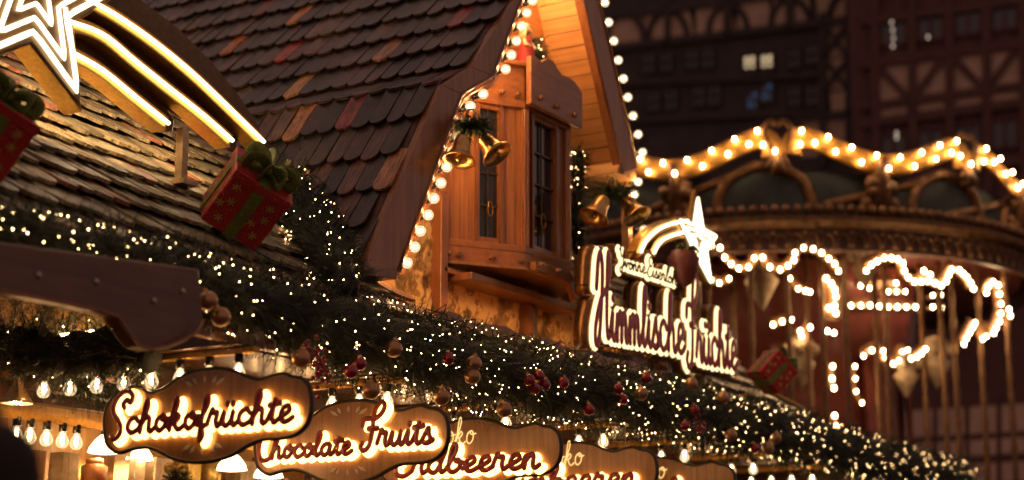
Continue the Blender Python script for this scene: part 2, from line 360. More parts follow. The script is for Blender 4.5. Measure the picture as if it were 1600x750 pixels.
# ================================================================== CHRISTMAS STALL
XG, XW = -5.63, -6.05           # bargeboard plane, gable wall plane
stall = thing('market_stall', 'wooden Christmas stall with shingled canopy and steep tiled gable', 'market stall', (-7, 9, 0))
OL = [hx(561, 417, XG), hx(684, 134, XG), hx(729, 106, XG), hx(799, 0, XG)]          # outer edge of the left bargeboard
UC = 10.455
k = (OL[3].z-OL[2].z)/(OL[3].y-OL[2].y); apex = V(XG, UC, OL[3].z+k*(UC-OL[3].y)); OL.append(apex)
OR = [hx(991, 264, XG), hx(930, 0, XG)]; kr = (OR[1].z-OR[0].z)/(OR[1].y-OR[0].y)
apexR = V(XG, UC, OR[1].z+kr*(UC-OR[1].y)); apz = max(apex.z, apexR.z)
# --- tiled slopes
def tileset(m, O, A, B, N, ncol, nrow, w, expo, th, colf, keep=lambda p: True, jit=.004, length=None):
    """O lower left of the first row, A along the rows, B up the slope"""
    L = length or expo*1.25; cols = []; uvs = []
    for r in range(nrow):
        for c in range(ncol):
            p = O+A*((c+(.5 if r % 2 else 0))*w+R.uniform(-jit, jit))+B*(r*expo+R.uniform(-jit, jit)*2.0-(R.uniform(.012, .035) if R.random() < .07 else 0))
            if not keep(p+B*expo*.5): continue
            ww = w*(.482 if th < .018 else .448)+R.uniform(-.002, .001); tilt = R.uniform(-.015, .015); lift = th*1.9+R.uniform(0, .006 if th < .018 else .016)
            A2 = (A+B*tilt).normalized(); B2 = (B-A*tilt).normalized(); tw = R.uniform(-.004, .004)
            out = []
            for i in range(9):
                an = math.pi+math.pi*i/8; out.append((ww*math.cos(an), w*(.42 if th < .018 else .62)*(1+math.sin(an))))
            out += [(ww, L), (-ww, L)]
            P = [p+A2*a+B2*b+N*(lift*(1-b/L)+tw*a/ww) for a, b in out]; n = len(P)
            o0 = len(m.v); m.quadset(P+[q-N*th for q in P], [list(range(n)), list(range(n, 2*n))[::-1]]+[(i, n+i, n+(i+1) % n, (i+1) % n) for i in range(n)])
            col = colf(p+B*expo*.5); uo = R.uniform(0, 50)
            cols += [col]*(2*n); uvs += [(a+uo, b, uo) for a, b in out]*2
    return cols, uvs
def build_tiles(name, m, cols, uvs, matn, parent):
    ob = m.build(name, matn, parent); me = ob.data
    a = me.attributes.new('tc', 'FLOAT_COLOR', 'POINT'); a.data.foreach_set('color', np.array([(*c, 1) for c in cols], 'f').ravel())
    a = me.attributes.new('tuv', 'FLOAT_VECTOR', 'POINT'); a.data.foreach_set('vector', np.array(uvs, 'f').ravel())
    return ob
special = {(365, 55): (.42, .12, .035), (450, 11): (.42, .17, .05), (439, 87): (.26, .03, .022), (461, 126): (.44, .18, .06), (587, 67): (.20, .09, .045), (711, 17): (.22, .035, .03),
           (680, 103): (.11, .03, .024), (547, 161): (.16, .03, .025), (453, 213): (.28, .11, .04), (600, 249): (.24, .11, .05), (398, 4): (.15, .03, .02), (540, 330): (.07, .03, .02), (500, 30): (.09, .04, .03)}
used = set()
def maincol(p):
    x, y = pr(p); best = None
    for s in special:
        if s not in used and abs(x-s[0]) < 19 and abs(y-s[1]) < 26: best = s
    if best: used.add(best); return tuple(min(.8, v*2.0) for v in special[best])
    b = R.choice((.018, .028, .036, .046, .06, .085))*R.uniform(.8, 1.2); return (b*R.uniform(1.25, 1.9), b*R.uniform(.75, .95), b*R.uniform(.42, .6))
roof = MB(); cols = []; uvs = []
for i in range(4):
    a, b = OL[i], OL[i+1] if i < 3 else V(XG, UC, apz)
    B = (b-a); L = B.length; B.normalize(); A = V(-1, 0, 0); N = A.cross(B); N = N if N.z > 0 else -N
    nr = max(1, round(L/.27)); ex = L/nr
    if i == 3: pass
    c, u = tileset(roof, a+A*.07, A, B, N, 44, nr, .131, ex, .016, maincol, lambda p: p.x < XG-.0)
    cols += c; uvs += u
t_roof = build_tiles('dormer_roof', roof, cols, uvs, 'tile', stall); t_roof['label'] = 'steep dark tiled roof with a few red and orange tiles'
m = MB()                                     # roof boarding under the tiles, both slopes
pl = [(p.y, p.z) for p in OL[:4]]+[(UC, apz)]+[(OR[1].y, OR[1].z), (OR[0].y, OR[0].z)]
inner = [(y+.05*(1 if y < UC else -1 if y > UC else 0), z-.05) for y, z in pl]
for i in range(len(pl)-1):
    q = [(XG-.02, *pl[i]), (XG-.02, *pl[i+1]), (XG-.02, *inner[i+1]), (XG-.02, *inner[i])]
    m.prism(q, (-5.2, 0, 0))
m.build('roof_boarding', 'darkwood', stall)
# right slope tiles (faces away from the photograph)
m = MB(); a = OR[0]; b = V(XG, UC, apz); B = (b-a).normalized(); A = V(-1, 0, 0); N = B.cross(A); N = N if N.z > 0 else -N
c, u = tileset(m, a+A*.07, A, B, N, 40, 7, .131, .27, .016, maincol); build_tiles('far_roof_slope', m, c, u, 'tile', stall)
# right soffit of pine boards, running out from the gable wall
m = MB(); si = [(OR[0].y-.11, OR[0].z-.05), (UC, apz-.27)]
n = 16
for i in range(n):
    t0, t1 = i/n, (i+.945)/n; P = lambda t, o: (si[0][0]+(si[1][0]-si[0][0])*t-o*.86, si[0][1]+(si[1][1]-si[0][1])*t-o*.5)
    j = R.uniform(0, .003)
    q = [(XG-.04, *P(t0, j)), (XG-.04, *P(t1, j)), (XG-.04, *P(t1, .02+j)), (XG-.04, *P(t0, .02+j))]; m.prism(q, (XW-XG-.25, 0, 0))
so = m.build('soffit', 'soffit', stall, .003)
# underside closing board of the right eave
m = MB(); m.prism([(XG-.03, OR[0].y+.02, OR[0].z-.01), (XG-.03, OR[0].y-.02, OR[0].z-.09), (XG-.03, OR[0].y-.85, OR[0].z-.62), (XG-.03, OR[0].y-.85, OR[0].z-.50)], (-.04, 0, 0)) if False else None
# --- gable wall
m = MB(); zb = 3.95; w0 = OL[0].y+.50
n = 18
for i in range(n):
    z0 = zb+i*(apz-zb)/n; z1 = zb+(i+.97)*(apz-zb)/n
    def edge(z):
        for (ya, za), (yb, zb_) in zip(pl[:5], pl[1:5]):
            if za <= z <= zb_: return ya+(yb-ya)*(z-za)/(zb_-za)
        return UC
    ye = min(edge(min(z1, apz))+.06, UC); yr = max(OR[0].y-(z0-OR[0].z)/abs(kr) if z0 > OR[0].z else OR[0].y-.03, UC)
    m.box((XW-.02, (ye+yr)/2, (z0+z1)/2), .04, max(yr-ye, .05), z1-z0)
m.build('gable_boarding', 'honey_y', stall)
m = MB(); yL, yR = hx(592, 430, XW).y, 11.45
NS = 60                                    # bumpy stone face
nx, nz = 90, 30
vs = [(XW+.035*(math.sin(i*.9+math.sin(j*1.3)*2)*math.cos(j*.8+i*.37))*.5+R.uniform(0, .012), yL+(yR-yL)*i/nx, 2.9+(4.0-2.9)*j/nz) for i in range(nx+1) for j in range(nz+1)]
m.quadset(vs, [(i*(nz+1)+j, (i+1)*(nz+1)+j, (i+1)*(nz+1)+j+1, i*(nz+1)+j+1) for i in range(nx) for j in range(nz)], True)
m.box((XW-.13, (yL+yR)/2, 3.45), .18, yR-yL, 1.1)
m.build('stone_wall', 'stone', stall)
for px, pyt, w in ((689, 385, .05), (824, 440, .045)):
    p = hx(px, pyt, XW+.05); m = MB(); m.box((XW+.03, p.y, 3.45), .1, w*1.6, 1.2); m.build('wall_post', 'fascia', stall, .006)
p = hx(832, 500, XW+.05); m = MB(); m.box((XW+.05, p.y+.03, 3.35), .02, .05, .8); m.build('metal_strip', 'steel', stall, .002)
a, b = hx(690, 420, XW+.06), hx(812, 461, XW+.06); m = MB(); m.bar((a.x, a.y, a.z), (b.x, b.y, a.z+(b.z-a.z)), .035, .04, (1, 0, 0)); m.build('wall_rail', 'honey_y', stall, .004)
# dormer side wall (left), hidden mostly by the roof
m = MB(); m.box((XW-2.2, yL+.12, 3.3), 4.2, .06, 1.1); m.build('side_wall', 'darkwood', stall)
m = MB()                                    # wavy apron board at the foot of the stone wall
zt = 3.10; pts = []
for i in range(41):
    y = 8.35+3.3*i/40; pts.append((-5.42, y, zt+.016*math.sin(i*.9)))
m.prism(pts+[(-5.42, 11.65, zt-.14), (-5.42, 8.35, zt-.14)], (-.025, 0, 0)); m.build('apron_board', 'inner', stall, .003)
# --- bargeboards with bulbs
def strip(outer, inner, x, th, name, mt, parent, bev=.004):
    m = MB()
    for i in range(len(outer)-1):
        q = [outer[i], outer[i+1], inner[i+1], inner[i]]; m.prism([(x, p.y, p.z) for p in q], (-th, 0, 0))
    return m.build(name, mt, parent, bev)
IL = [hx(614, 425, XG), hx(714, 148, XG), hx(763, 119, XG), hx(808, 0, XG)]; IL.append(IL[3]+(apex-OL[3]))
OLx = [V(p.x, p.y, p.z) for p in OL]
bbL = strip(OLx, IL, XG+.03, .07, 'bargeboard', 'barge', stall)
bbL['label'] = 'left bargeboard with a row of globe bulbs'
def molding(path, r, name, mt, parent):
    m = MB(); m.tube(path, r, (1, 0, 0), None, 8); return m.build(name, mt, parent)
molding([V(XG+.028, p.y+.004, p.z-.0) for p in IL], .013, 'trim', 'fascia', bbL)
IL2 = [hx(621, 426, XG), hx(720, 155, XG), hx(768, 125, XG), hx(815, 0, XG)]; IL2.append(IL2[3]+(apex-OL[3]))
molding([V(XG+.01, p.y, p.z) for p in IL2], .011, 'trim', 'honey', bbL)
IL3 = [hx(640, 428, XG), hx(737, 165, XG), hx(785, 126, XG), hx(828, 0, XG)]; IL3.append(IL3[3]+(apex-OL[3]))
strip([p-V(0, .0, .0) for p in IL2], IL3, XG-.035, .03, 'inner_fascia', 'barge', bbL, .002)
m = MB(); P = [V(XG-.13, p.y+.02, p.z-.02) for p in IL2[:4]]; m.tube([P[0]+V(0, .02, .03), P[1], P[2], P[3], P[3]+(apex-OL[3])*.7], .010, (1, 0, 0), None, 8); m.build('hidden_strip_light', 'gablefill', bbL)  # unseen strip added behind the board to warm oriel and soffit
m = MB(); m.tube([(x, UC-.12, apz-.42) for x in np.linspace(XG-.08, XW+.05, 8)], .014, (0, 0, 1), None, 8); m.tube([(XG-.10, UC-.12, apz-.42), (XG-.10, UC-.12, apz-.2)], .008, (1, 0, 0), None, 6); m.build('added_ridge_light', 'ridgefill', stall)  # added light under the ridge, out of view, brightening the soffit boards
# cross end of the left board
m = MB(); a, b = OL[0], IL3[0]; m.prism([(XG+.04, a.y, a.z), (XG+.04, IL[0].y, IL[0].z), (XG+.04, IL[0].y-.02, IL[0].z-.05), (XG+.04, a.y-.02, a.z-.05)], (-.3, 0, 0)); m.build('board_end', 'fascia', bbL, .004)
IR = [hx(968, 272, XG), hx(905, 0, XG)]; OR.append(V(XG, UC, OR[1].z+kr*(UC-OR[1].y))); IR.append(V(XG, UC, IR[1].z+kr*(UC-IR[1].y)))
bbR = strip(OR, IR, XG+.03, .07, 'bargeboard', 'barge', stall); bbR['label'] = 'right bargeboard with a row of globe bulbs'
molding([V(XG+.03, p.y, p.z) for p in OR], .012, 'trim', 'inner', bbR); molding([V(XG+.03, p.y, p.z) for p in IR], .012, 'trim', 'fascia', bbR)
m = MB(); a = OR[0]; m.prism([(XG+.02, a.y+.01, a.z), (XG+.02, a.y-.02, a.z-.10), (XG+.02, a.y-.32, a.z-.10), (XG+.02, a.y-.25, a.z+.0)], (-.45, 0, 0)); m.build('eave_return', 'soffit', bbR, .004)
# corner post under the right board
cp0, cp1 = hx(984, 268, XG-.03), hx(992, 420, XG-.03)
m = MB(); m.box((XG-.06, cp0.y, (cp0.z+cp1.z)/2), .06, .07, cp0.z-cp1.z); post = m.build('corner_post', 'soffit', stall, .004)
# a globe bulb pointing along +x: one mesh, three materials
def globebulb(r=.032, ax=(1, 0, 0), fl='fil'):
    m = MB(); ax = V(*ax)
    m.cur = 0; m.lathe((0, 0, 0), ax, [(.001, -.005), (.026, -.005), (.028, .012), (.022, .016), (.020, .038), (.001, .038)], 12)
    m.cur = 1; m.ball(ax*(.038+r*.9), r, 16, 10, ax)
    m.cur = 2; m.tube([ax*(.038+r*.55), ax*(.038+r*1.25)], .0105, None, None, 8)
    ob = m.build('globe_bulb', ['black', 'bulbg', fl]); return ob
gb = globebulb()
L_b = [(636, 411), (648, 386), (657, 361), (669, 336), (678, 310), (689, 286), (698, 261), (707, 237), (717, 214), (727, 190), (735, 166), (755, 147), (790, 108), (799, 86), (807, 64), (815, 41), (823, 20), (832, 1)]
R_b = [(945, 4), (951, 35), (959, 64), (966, 94), (974, 123), (981, 152), (989, 181), (997, 210), (1004, 238)]
P_b = [(997, 284), (991, 304), (999, 331), (1006, 359)]
first = True
def putbulb(px, py, x, parent):
    global first
    p = hx(px, py, x+.066); p.x -= .066; p -= WL[parent.name]
    if first: gb.location = p; gb.parent = parent; first = False
    else:
        c = gb.copy(); S.collection.objects.link(c); c.parent = parent; c.location = p
for q in L_b: putbulb(*q, XG-.03, bbL)
e0, e1 = hx(823, 20, XG), hx(832, 1, XG)
for i in range(1, 8):
    c = gb.copy(); S.collection.objects.link(c); c.parent = bbL; p = e1+(apex-OL[3]).normalized()*.075*i; p.x = XG-.03; c.location = p-WL[bbL.name]
for q in R_b: putbulb(*q, XG-.035, bbR)
for q in P_b: putbulb(*q, XG-.03, post)
# --- oriel window
ori = thing('oriel_window', 'honey-brown wooden oriel window jutting out under the gable', 'oriel window', (XW, 10.0, 3.9))
XO = -5.74
fa, fb = hx(818, 300, XO), hx(884, 310, XO); wa = hx(690, 300, XW)
A0 = V(XW, wa.y, 0); A1 = V(XO, fa.y, 0); A2 = V(XO, fb.y, 0); A3 = V(XW, fb.y+(fa.y-wa.y)*.7, 0)
z_sill = hx(818, 392, XO).z; z_head = hx(818, 172, XO).z; z_top = hx(818, 108, XO).z; z_bot = hx(818, 418, XO).z
def ring(z0, z1, out, name, mt, par, bev=.004, inset=.05):
    def off(P, o):
        return P
    c = (A0+A1+A2+A3)/4; res = []
    for P in (A0, A1, A2, A3):
        q = P.copy(); d = (P-V(XW, (A0.y+A3.y)/2, 0)); d.z = 0
        q = P+V(out if P.x > XW+.1 else 0, (-out if P.y < c.y else out)*(.9), 0); res.append(V(q.x, q.y, z0))
    m = MB(); m.prism(res, (0, 0, z1-z0)); return m.build(name, mt, par, bev)
ring(z_head, z_head+.05, .03, 'head_rail', 'honey_y', ori)
ring(z_top-.0, z_top+.03, .055, 'top_board', 'honey_y', ori)
ring(z_sill-.02, z_sill+.025, .03, 'sill', 'honey_y', ori)
ring(z_bot-.03, z_bot-.012, .05, 'bottom_molding', 'inner', ori)
ring(z_bot-.012, z_sill-.02, .028, 'apron', 'honey_y', ori)
ring(z_head+.05, z_top, .02, 'frieze', 'honey_y', ori)
def facet(P, Q, wins, par):
    d = (Q-P); L = d.length; d.normalize(); N = V(d.y, -d.x, 0); N = N if N.x > 0 else -N
    z0, z1 = z_sill+.025, z_head
    H = lambda s, z, o=0: V(P.x+d.x*s+N.x*o, P.y+d.y*s+N.y*o, z)
    s0, s1 = wins; st = (z1-z0)
    m = MB()
    for (a, b) in ((0, s0), (s1, L)):
        n = max(1, round((b-a)/.07))
        for i in range(n):
            aa, bb = a+(b-a)*i/n, a+(b-a)*(i+.96)/n
            m.prism([H(aa, z0, -.0), H(bb, z0, 0), H(bb, z1, 0), H(aa, z1, 0)], -N*.04)
    m.prism([H(s0, z0, 0), H(s1, z0, 0), H(s1, z0+.04, 0), H(s0, z0+.04, 0)], -N*.04); m.prism([H(s0, z1-.03, 0), H(s1, z1-.03, 0), H(s1, z1, 0), H(s0, z1, 0)], -N*.04)
    m.build('panel', 'honey', par, .003)
    for s in (s0-.012, s1+.012): 
        m = MB(); m.bar(H(s, z0, .008), H(s, z1, .008), .03, .02, N); m.build('window_stile', 'fascia', par, .003)
    m = MB(); m.bar(H((s0+s1)/2, z0+.04, -.022), H((s0+s1)/2, z1-.03, -.022), .012, .012, N)
    for i in range(1, 4): zz = z0+.04+(st-.07)*i/4; m.bar(H(s0, zz, -.022), H(s1, zz, -.022), .012, .012, N)
    w = m.build('window', 'lead', par)
    m = MB(); m.prism([H(s0, z0+.02, -.034), H(s1, z0+.02, -.034), H(s1, z1-.01, -.034), H(s0, z1-.01, -.034)], -N*.006); m.build('pane', 'glassdark', w)
    m = MB()                                   # wire ornament hanging behind the pane's leading
    c0 = H((s0+s1)/2+.02, z0+st*.25, -.015); m.tube([c0+V(0, .03*math.cos(a), .05*math.sin(a)) for a in np.linspace(0, 6.28, 20)], .003); m.build('wire_ornament', 'brass', w)
    # corner pilaster
    m = MB(); m.bar(H(0, z0, .012), H(0, z1, .012), .05, .03, N); m.build('pilaster', 'honey', par, .005)
    m = MB(); m.bar(H(L, z0, .012), H(L, z1, .012), .06, .03, N); m.build('pilaster', 'honey', par, .005)
l1 = (A1-A0).length
facet(A0, A1, (l1*.44, l1*.70), ori); l2 = (A2-A1).length; facet(A1, A2, (l2*.2, l2*.74), ori); facet(A2, A3, (l1*.2, l1*.5), ori)
m = MB(); yy = [0, .08, .2, .3, .42, .5, .6, .72, .85, 1.0]; zz = [.035, .05, .035, .075, .085, .05, .02, .03, .02, -.03]; y0, y1 = A1.y-.05, A2.y+.09
pts = [(XO+.09, y0+(y1-y0)*a, z_top+b+.03) for a, b in zip(yy, zz)]; m.prism(pts+[(XO+.09, y1, z_head+.02), (XO+.09, y0, z_head+.02)], (-.04, 0, 0)); m.build('carved_crest', 'honey_y', ori, .005)
m = MB(); m.prism([(XO+.085, A2.y+.02, z_bot+.04), (XO+.085, A2.y+.13, z_bot+.03), (XO+.085, A2.y+.13, z_bot-.06), (XO+.085, A2.y+.08, z_bot-.10), (XO+.085, A2.y+.04, z_bot-.14), (XO+.085, A2.y-.01, z_bot-.14), (XO+.085, A2.y-.06, z_bot-.08), (XO+.085, A2.y-.12, z_bot-.03), (XO+.085, A1.y+.02, z_bot-.02), (XO+.085, A1.y+.02, z_bot+.04)], (-.05, 0, 0)); m.build('carved_bracket', 'honey_y', ori, .006)
m = MB(); m.box((XW+.1, (A0.y+A3.y)/2+.03, z_bot-.12), .2, A3.y-A0.y-.04, .05); m.build('support_beam', 'fascia', ori, .006)
for s, z in ((.08, z_bot+.03), (.2, z_bot+.03), (.6, z_bot+.035), (.95, z_bot+.03)):
    p = A0+(A1-A0)*s; d = V(.9, -.5, 0).normalized(); m = MB(); m.lathe((p.x+.02, p.y-.03, z), d, [(.001, .035), (.014, .033), (.018, .02), (.018, -.01)], 6); m.build('peg', 'fascia', ori)
for z in (z_bot+.02, z_head+.085):
    for s in (.1, .5, .92):
        p = A1+(A2-A1)*s; m = MB(); m.lathe((XO+.085, p.y, z), (1, 0, 0), [(.001, .035), (.014, .033), (.018, .02), (.018, -.01)], 6); m.build('peg', 'fascia', ori)
for s in (.7, .9):
    p = A0+(A1-A0)*s; m = MB(); m.lathe((p.x+.03, p.y-.03, z_head+.085), (.9, -.5, 0), [(.001, .035), (.014, .033), (.018, .02), (.018, -.01)], 6); m.build('peg', 'fascia', ori)
# angel doll standing on the oriel
dp = hx(822, 98, XO-.02); dl = thing('angel_doll', 'small blond angel doll in red and cream standing on the oriel roof', 'doll', (dp.x, dp.y, z_top+.03))
m = MB(); o = (dp.x, dp.y, z_top+.03); m.lathe(o, (0, 0, 1), [(.001, 0), (.075, 0), (.07, .03), (.045, .16), (.03, .22), (.018, .235)], 14); m.build('dress', 'redcloth', dl)
m = MB(); m.ball((o[0], o[1], o[2]+.27), .036, 12, 8); m.ball((o[0]+.034, o[1]-.012, o[2]+.268), .006, 6, 5); m.build('head', 'skin', dl)
m = MB()
for i in range(40):
    a = R.uniform(0, 6.28); r_ = .034; b = (o[0]+r_*math.cos(a), o[1]+r_*math.sin(a), o[2]+.285)
    if math.cos(a) > .75: continue
    m.tube([b, (b[0]*1+.01*math.cos(a), b[1]+.01*math.sin(a), b[2]-.04), (b[0]+.014*math.cos(a), b[1]+.015*math.sin(a), b[2]-.08)], .006, None, None, 5)
m.ball((o[0]-.004, o[1], o[2]+.284), .037, 10, 6); m.build('hair', 'hair', dl)
for s in (-1, 1):
    m = MB(); m.tube([(o[0], o[1]+s*.03, o[2]+.21), (o[0]+.03, o[1]+s*.06, o[2]+.15), (o[0]+.06, o[1]+s*.03, o[2]+.14)], [.016, .014, .01], None, None, 8); m.build('sleeve', 'cream', dl)
# --- canopy roof of weathered shingles
XE, ZE = -5.40, 3.0; SL = math.atan(.76)
B = V(-math.cos(SL), 0, math.sin(SL)); A = V(0, 1, 0); N = V(math.sin(SL), 0, math.cos(SL))
def shcol(p):
    b = R.uniform(.22, .46); x, y = pr(p)
    if R.random() < .05: return (.38, .14, .07)
    return (b*1.05, b*.80, b*.44)
m = MB(); zcan = lambda x: ZE+(XE-x)*.76
def keepc(p):
    if p.x < XW-.02 and p.y > 8.45+(p.z-3.3)*.45 and p.y < 12.4: return False
    if p.x < XW and 8.4 < p.y < 11.5: return False
    if p.z > 3.12 and p.x > XW-.1 and 8.30 < p.y < 12.0: return False
    return True
c, u = tileset(m, V(XE+.04, 3.2, zcan(XE+.04)), A, B, N, 92, 17, .122, .245, .02, shcol, keepc, .009)
build_tiles('canopy_roof', m, c, u, 'shingle', stall)['label'] = 'lower canopy roof of weathered wooden shingles'
for ya, yb in ((3.1, 8.32), (12.0, 14.6)):
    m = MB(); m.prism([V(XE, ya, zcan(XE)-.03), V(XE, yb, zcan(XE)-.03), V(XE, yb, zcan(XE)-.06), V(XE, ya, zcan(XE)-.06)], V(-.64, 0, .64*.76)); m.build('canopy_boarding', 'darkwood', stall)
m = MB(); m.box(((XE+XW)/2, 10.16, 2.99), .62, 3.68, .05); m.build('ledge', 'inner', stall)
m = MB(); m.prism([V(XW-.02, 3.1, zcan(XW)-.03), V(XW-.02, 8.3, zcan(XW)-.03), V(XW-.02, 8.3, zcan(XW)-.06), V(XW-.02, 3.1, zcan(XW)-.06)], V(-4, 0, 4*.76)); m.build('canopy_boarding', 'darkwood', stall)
m = MB(); m.tube([(XE-.08, y, 3.055) for y in np.linspace(8.75, 11.2, 12)], .011, (1, 0, 0), None, 8); m.build('light_strip', 'wallstrip', stall)
# --- eave, ceiling, body of the stall
m = MB()
for i in range(14):
    x = -5.42-i*.15; m.box((x-.073, 10.8, 2.66+R.uniform(0, .004)), .146, 8.5, .03)
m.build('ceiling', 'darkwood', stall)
m = MB(); m.tube([(x, 6.46, 2.775) for x in np.linspace(-7.5, -5.6, 10)], .010, (0, 0, 1), None, 8); m.build('light_strip', 'friezefill', stall)  # added strip on the cross board, brightens the stone frieze from below
m = MB(); m.box((-5.36, 10.5, 2.76), .06, 9.5, .22); m.build('eave_fascia', 'fascia', stall, .005)
bk = [(XG+.22, *q) for q in ()]
m = MB(); m.prism([hx(-40, 372, -5.02), hx(150, 398, -5.02), hx(312, 420, -5.02), hx(318, 500, -5.02), hx(308, 520, -5.02), hx(290, 531, -5.02), hx(262, 543, -5.02), hx(238, 547, -5.02), hx(218, 541, -5.02), hx(203, 522, -5.02), hx(185, 496, -5.02), hx(160, 487, -5.02), hx(60, 466, -5.02), hx(-40, 448, -5.02)], (-.09, 0, 0))
tag(m.build('carved_beam', 'beamwood', stall, .012), 'thick dark beam with a carved rounded end')
m = MB(); nx, nz = 60, 12; vs = [(-7.8+2.15*i/nx, 6.56+.03*math.sin(i*1.3+j)*math.cos(j*1.9+i*.4)+R.uniform(0, .012), 2.70+.42*j/nz) for i in range(nx+1) for j in range(nz+1)]
m.quadset(vs, [(i*(nz+1)+j, (i+1)*(nz+1)+j, (i+1)*(nz+1)+j+1, i*(nz+1)+j+1) for i in range(nx) for j in range(nz)], True); m.box((-6.72, 6.66, 2.9), 2.12, .12, .42); m.build('stone_frieze', 'stonedark', stall)
for i in range(7):
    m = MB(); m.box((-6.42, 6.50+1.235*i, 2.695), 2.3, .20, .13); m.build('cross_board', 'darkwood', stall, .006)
m = MB(); m.box((-7.5, 9.5, 1.35), .1, 13, 2.6)
m.build('back_wall', wood('lit_back_boards', (.45, .22, .07), (.75, .45, .18), 'z', .5, .1), stall)
m = MB(); m.box((-5.45, 9.5, .5), .12, 12, 1.0); m.box((-5.55, 9.5, 1.03), .5, 12.1, .06); m.build('counter', 'honey_y', stall, .006)
for y in (3.2, 14.9):
    m = MB(); m.box((-6.5, y, 1.35), 2.1, .1, 2.7); m.build('end_wall', 'darkwood', stall)
m = MB(); m.box((-8.3, 9, 1.3), 1.6, 11.6, 2.6); m.build('rear_room', 'darkwood', stall)
for zs in (1.2, 1.65, 2.1):
    m = MB(); m.box((-7.3, 9.5, zs), .3, 11.5, .025); m.build('shelf', 'honey_y', stall, .003)
# ceiling purlins seen through the opening
for x in (-6.2, -6.75, -7.2):
    m = MB(); m.box((x, 10.3, 2.585), .09, 7.5, .1); m.build('purlin', 'darkwood', stall, .006)
m = MB(); m.tube([hx(*q, -4.985) for q in ((-40, 447), (60, 465), (160, 486), (185, 495), (203, 521), (218, 540), (238, 546), (262, 542), (290, 530), (308, 519), (317, 500))], .007, (1, 0, 0), None, 6); m.build('beam_molding', 'barge', stall)
for q in ((60, 430), (240, 470), (285, 455), (150, 440)):
    m = MB(); m.lathe(hx(*q, -5.02), (1, 0, 0), [(.014, 0), (.014, .006), (.009, .010), (.001, .011)], 8); m.build('bolt', 'steel', stall)
# ------------------------------------------------------------------ goods on the shelves
good_m = ['goldrib', 'cream', 'honey', 'inner', 'cream', 'honey_y', 'redcloth']
ng = 0
for zs in (2.1125, 1.6625):
    y = 6.0
    while y < 12.5 and ng < 70:
        kind = R.choice((0, 2, 2)); h = R.uniform(.16, .34); w = R.uniform(.08, .13); m = MB(); mt = R.choice(good_m); o = (-7.27, y, zs)
        if kind == 0:
            m.lathe(o, (0, 0, 1), [(.001, 0), (w*.6, 0), (w*.62, h*.7), (w*.4, h*.78), (w*.42, h*.8), (w*.42, h*.95), (.001, h*.95)], 12); ob = m.build('sweet_jar', mt); nm = ('jar of sweets standing on the stall back shelf', 'jar', 'jars on the stall shelves')
        elif kind == 1:
            m.lathe(o, (0, 0, 1), [(.001, 0), (w*.35, 0), (w*.7, h*.35), (w*.45, h*.75), (w*.2, h*.8), (w*.5, h), (w*.1, h*.86)], 9); ob = m.build('sweet_bag', mt); nm = ('tied bag of sweets standing on the stall back shelf', 'bag', 'bags on the stall shelves')
        else:
            m.prism([(o[0]-w/2, y-w*.6, zs), (o[0]+w/2, y-w*.6, zs), (o[0]+w/2, y-w*.5, zs+h), (o[0]-w/2, y-w*.5, zs+h)], (0, w*1.2, 0)); m.box((o[0], y, zs+h*.5), w*1.06, w*.3, h*.98); ob = m.build('sweet_box', mt, None, .004); nm = ('upright gift box of sweets on the stall back shelf', 'box', 'boxes on the stall shelves')
        tag(ob, *nm); y += w*1.6+R.uniform(.02, .12); ng += 1
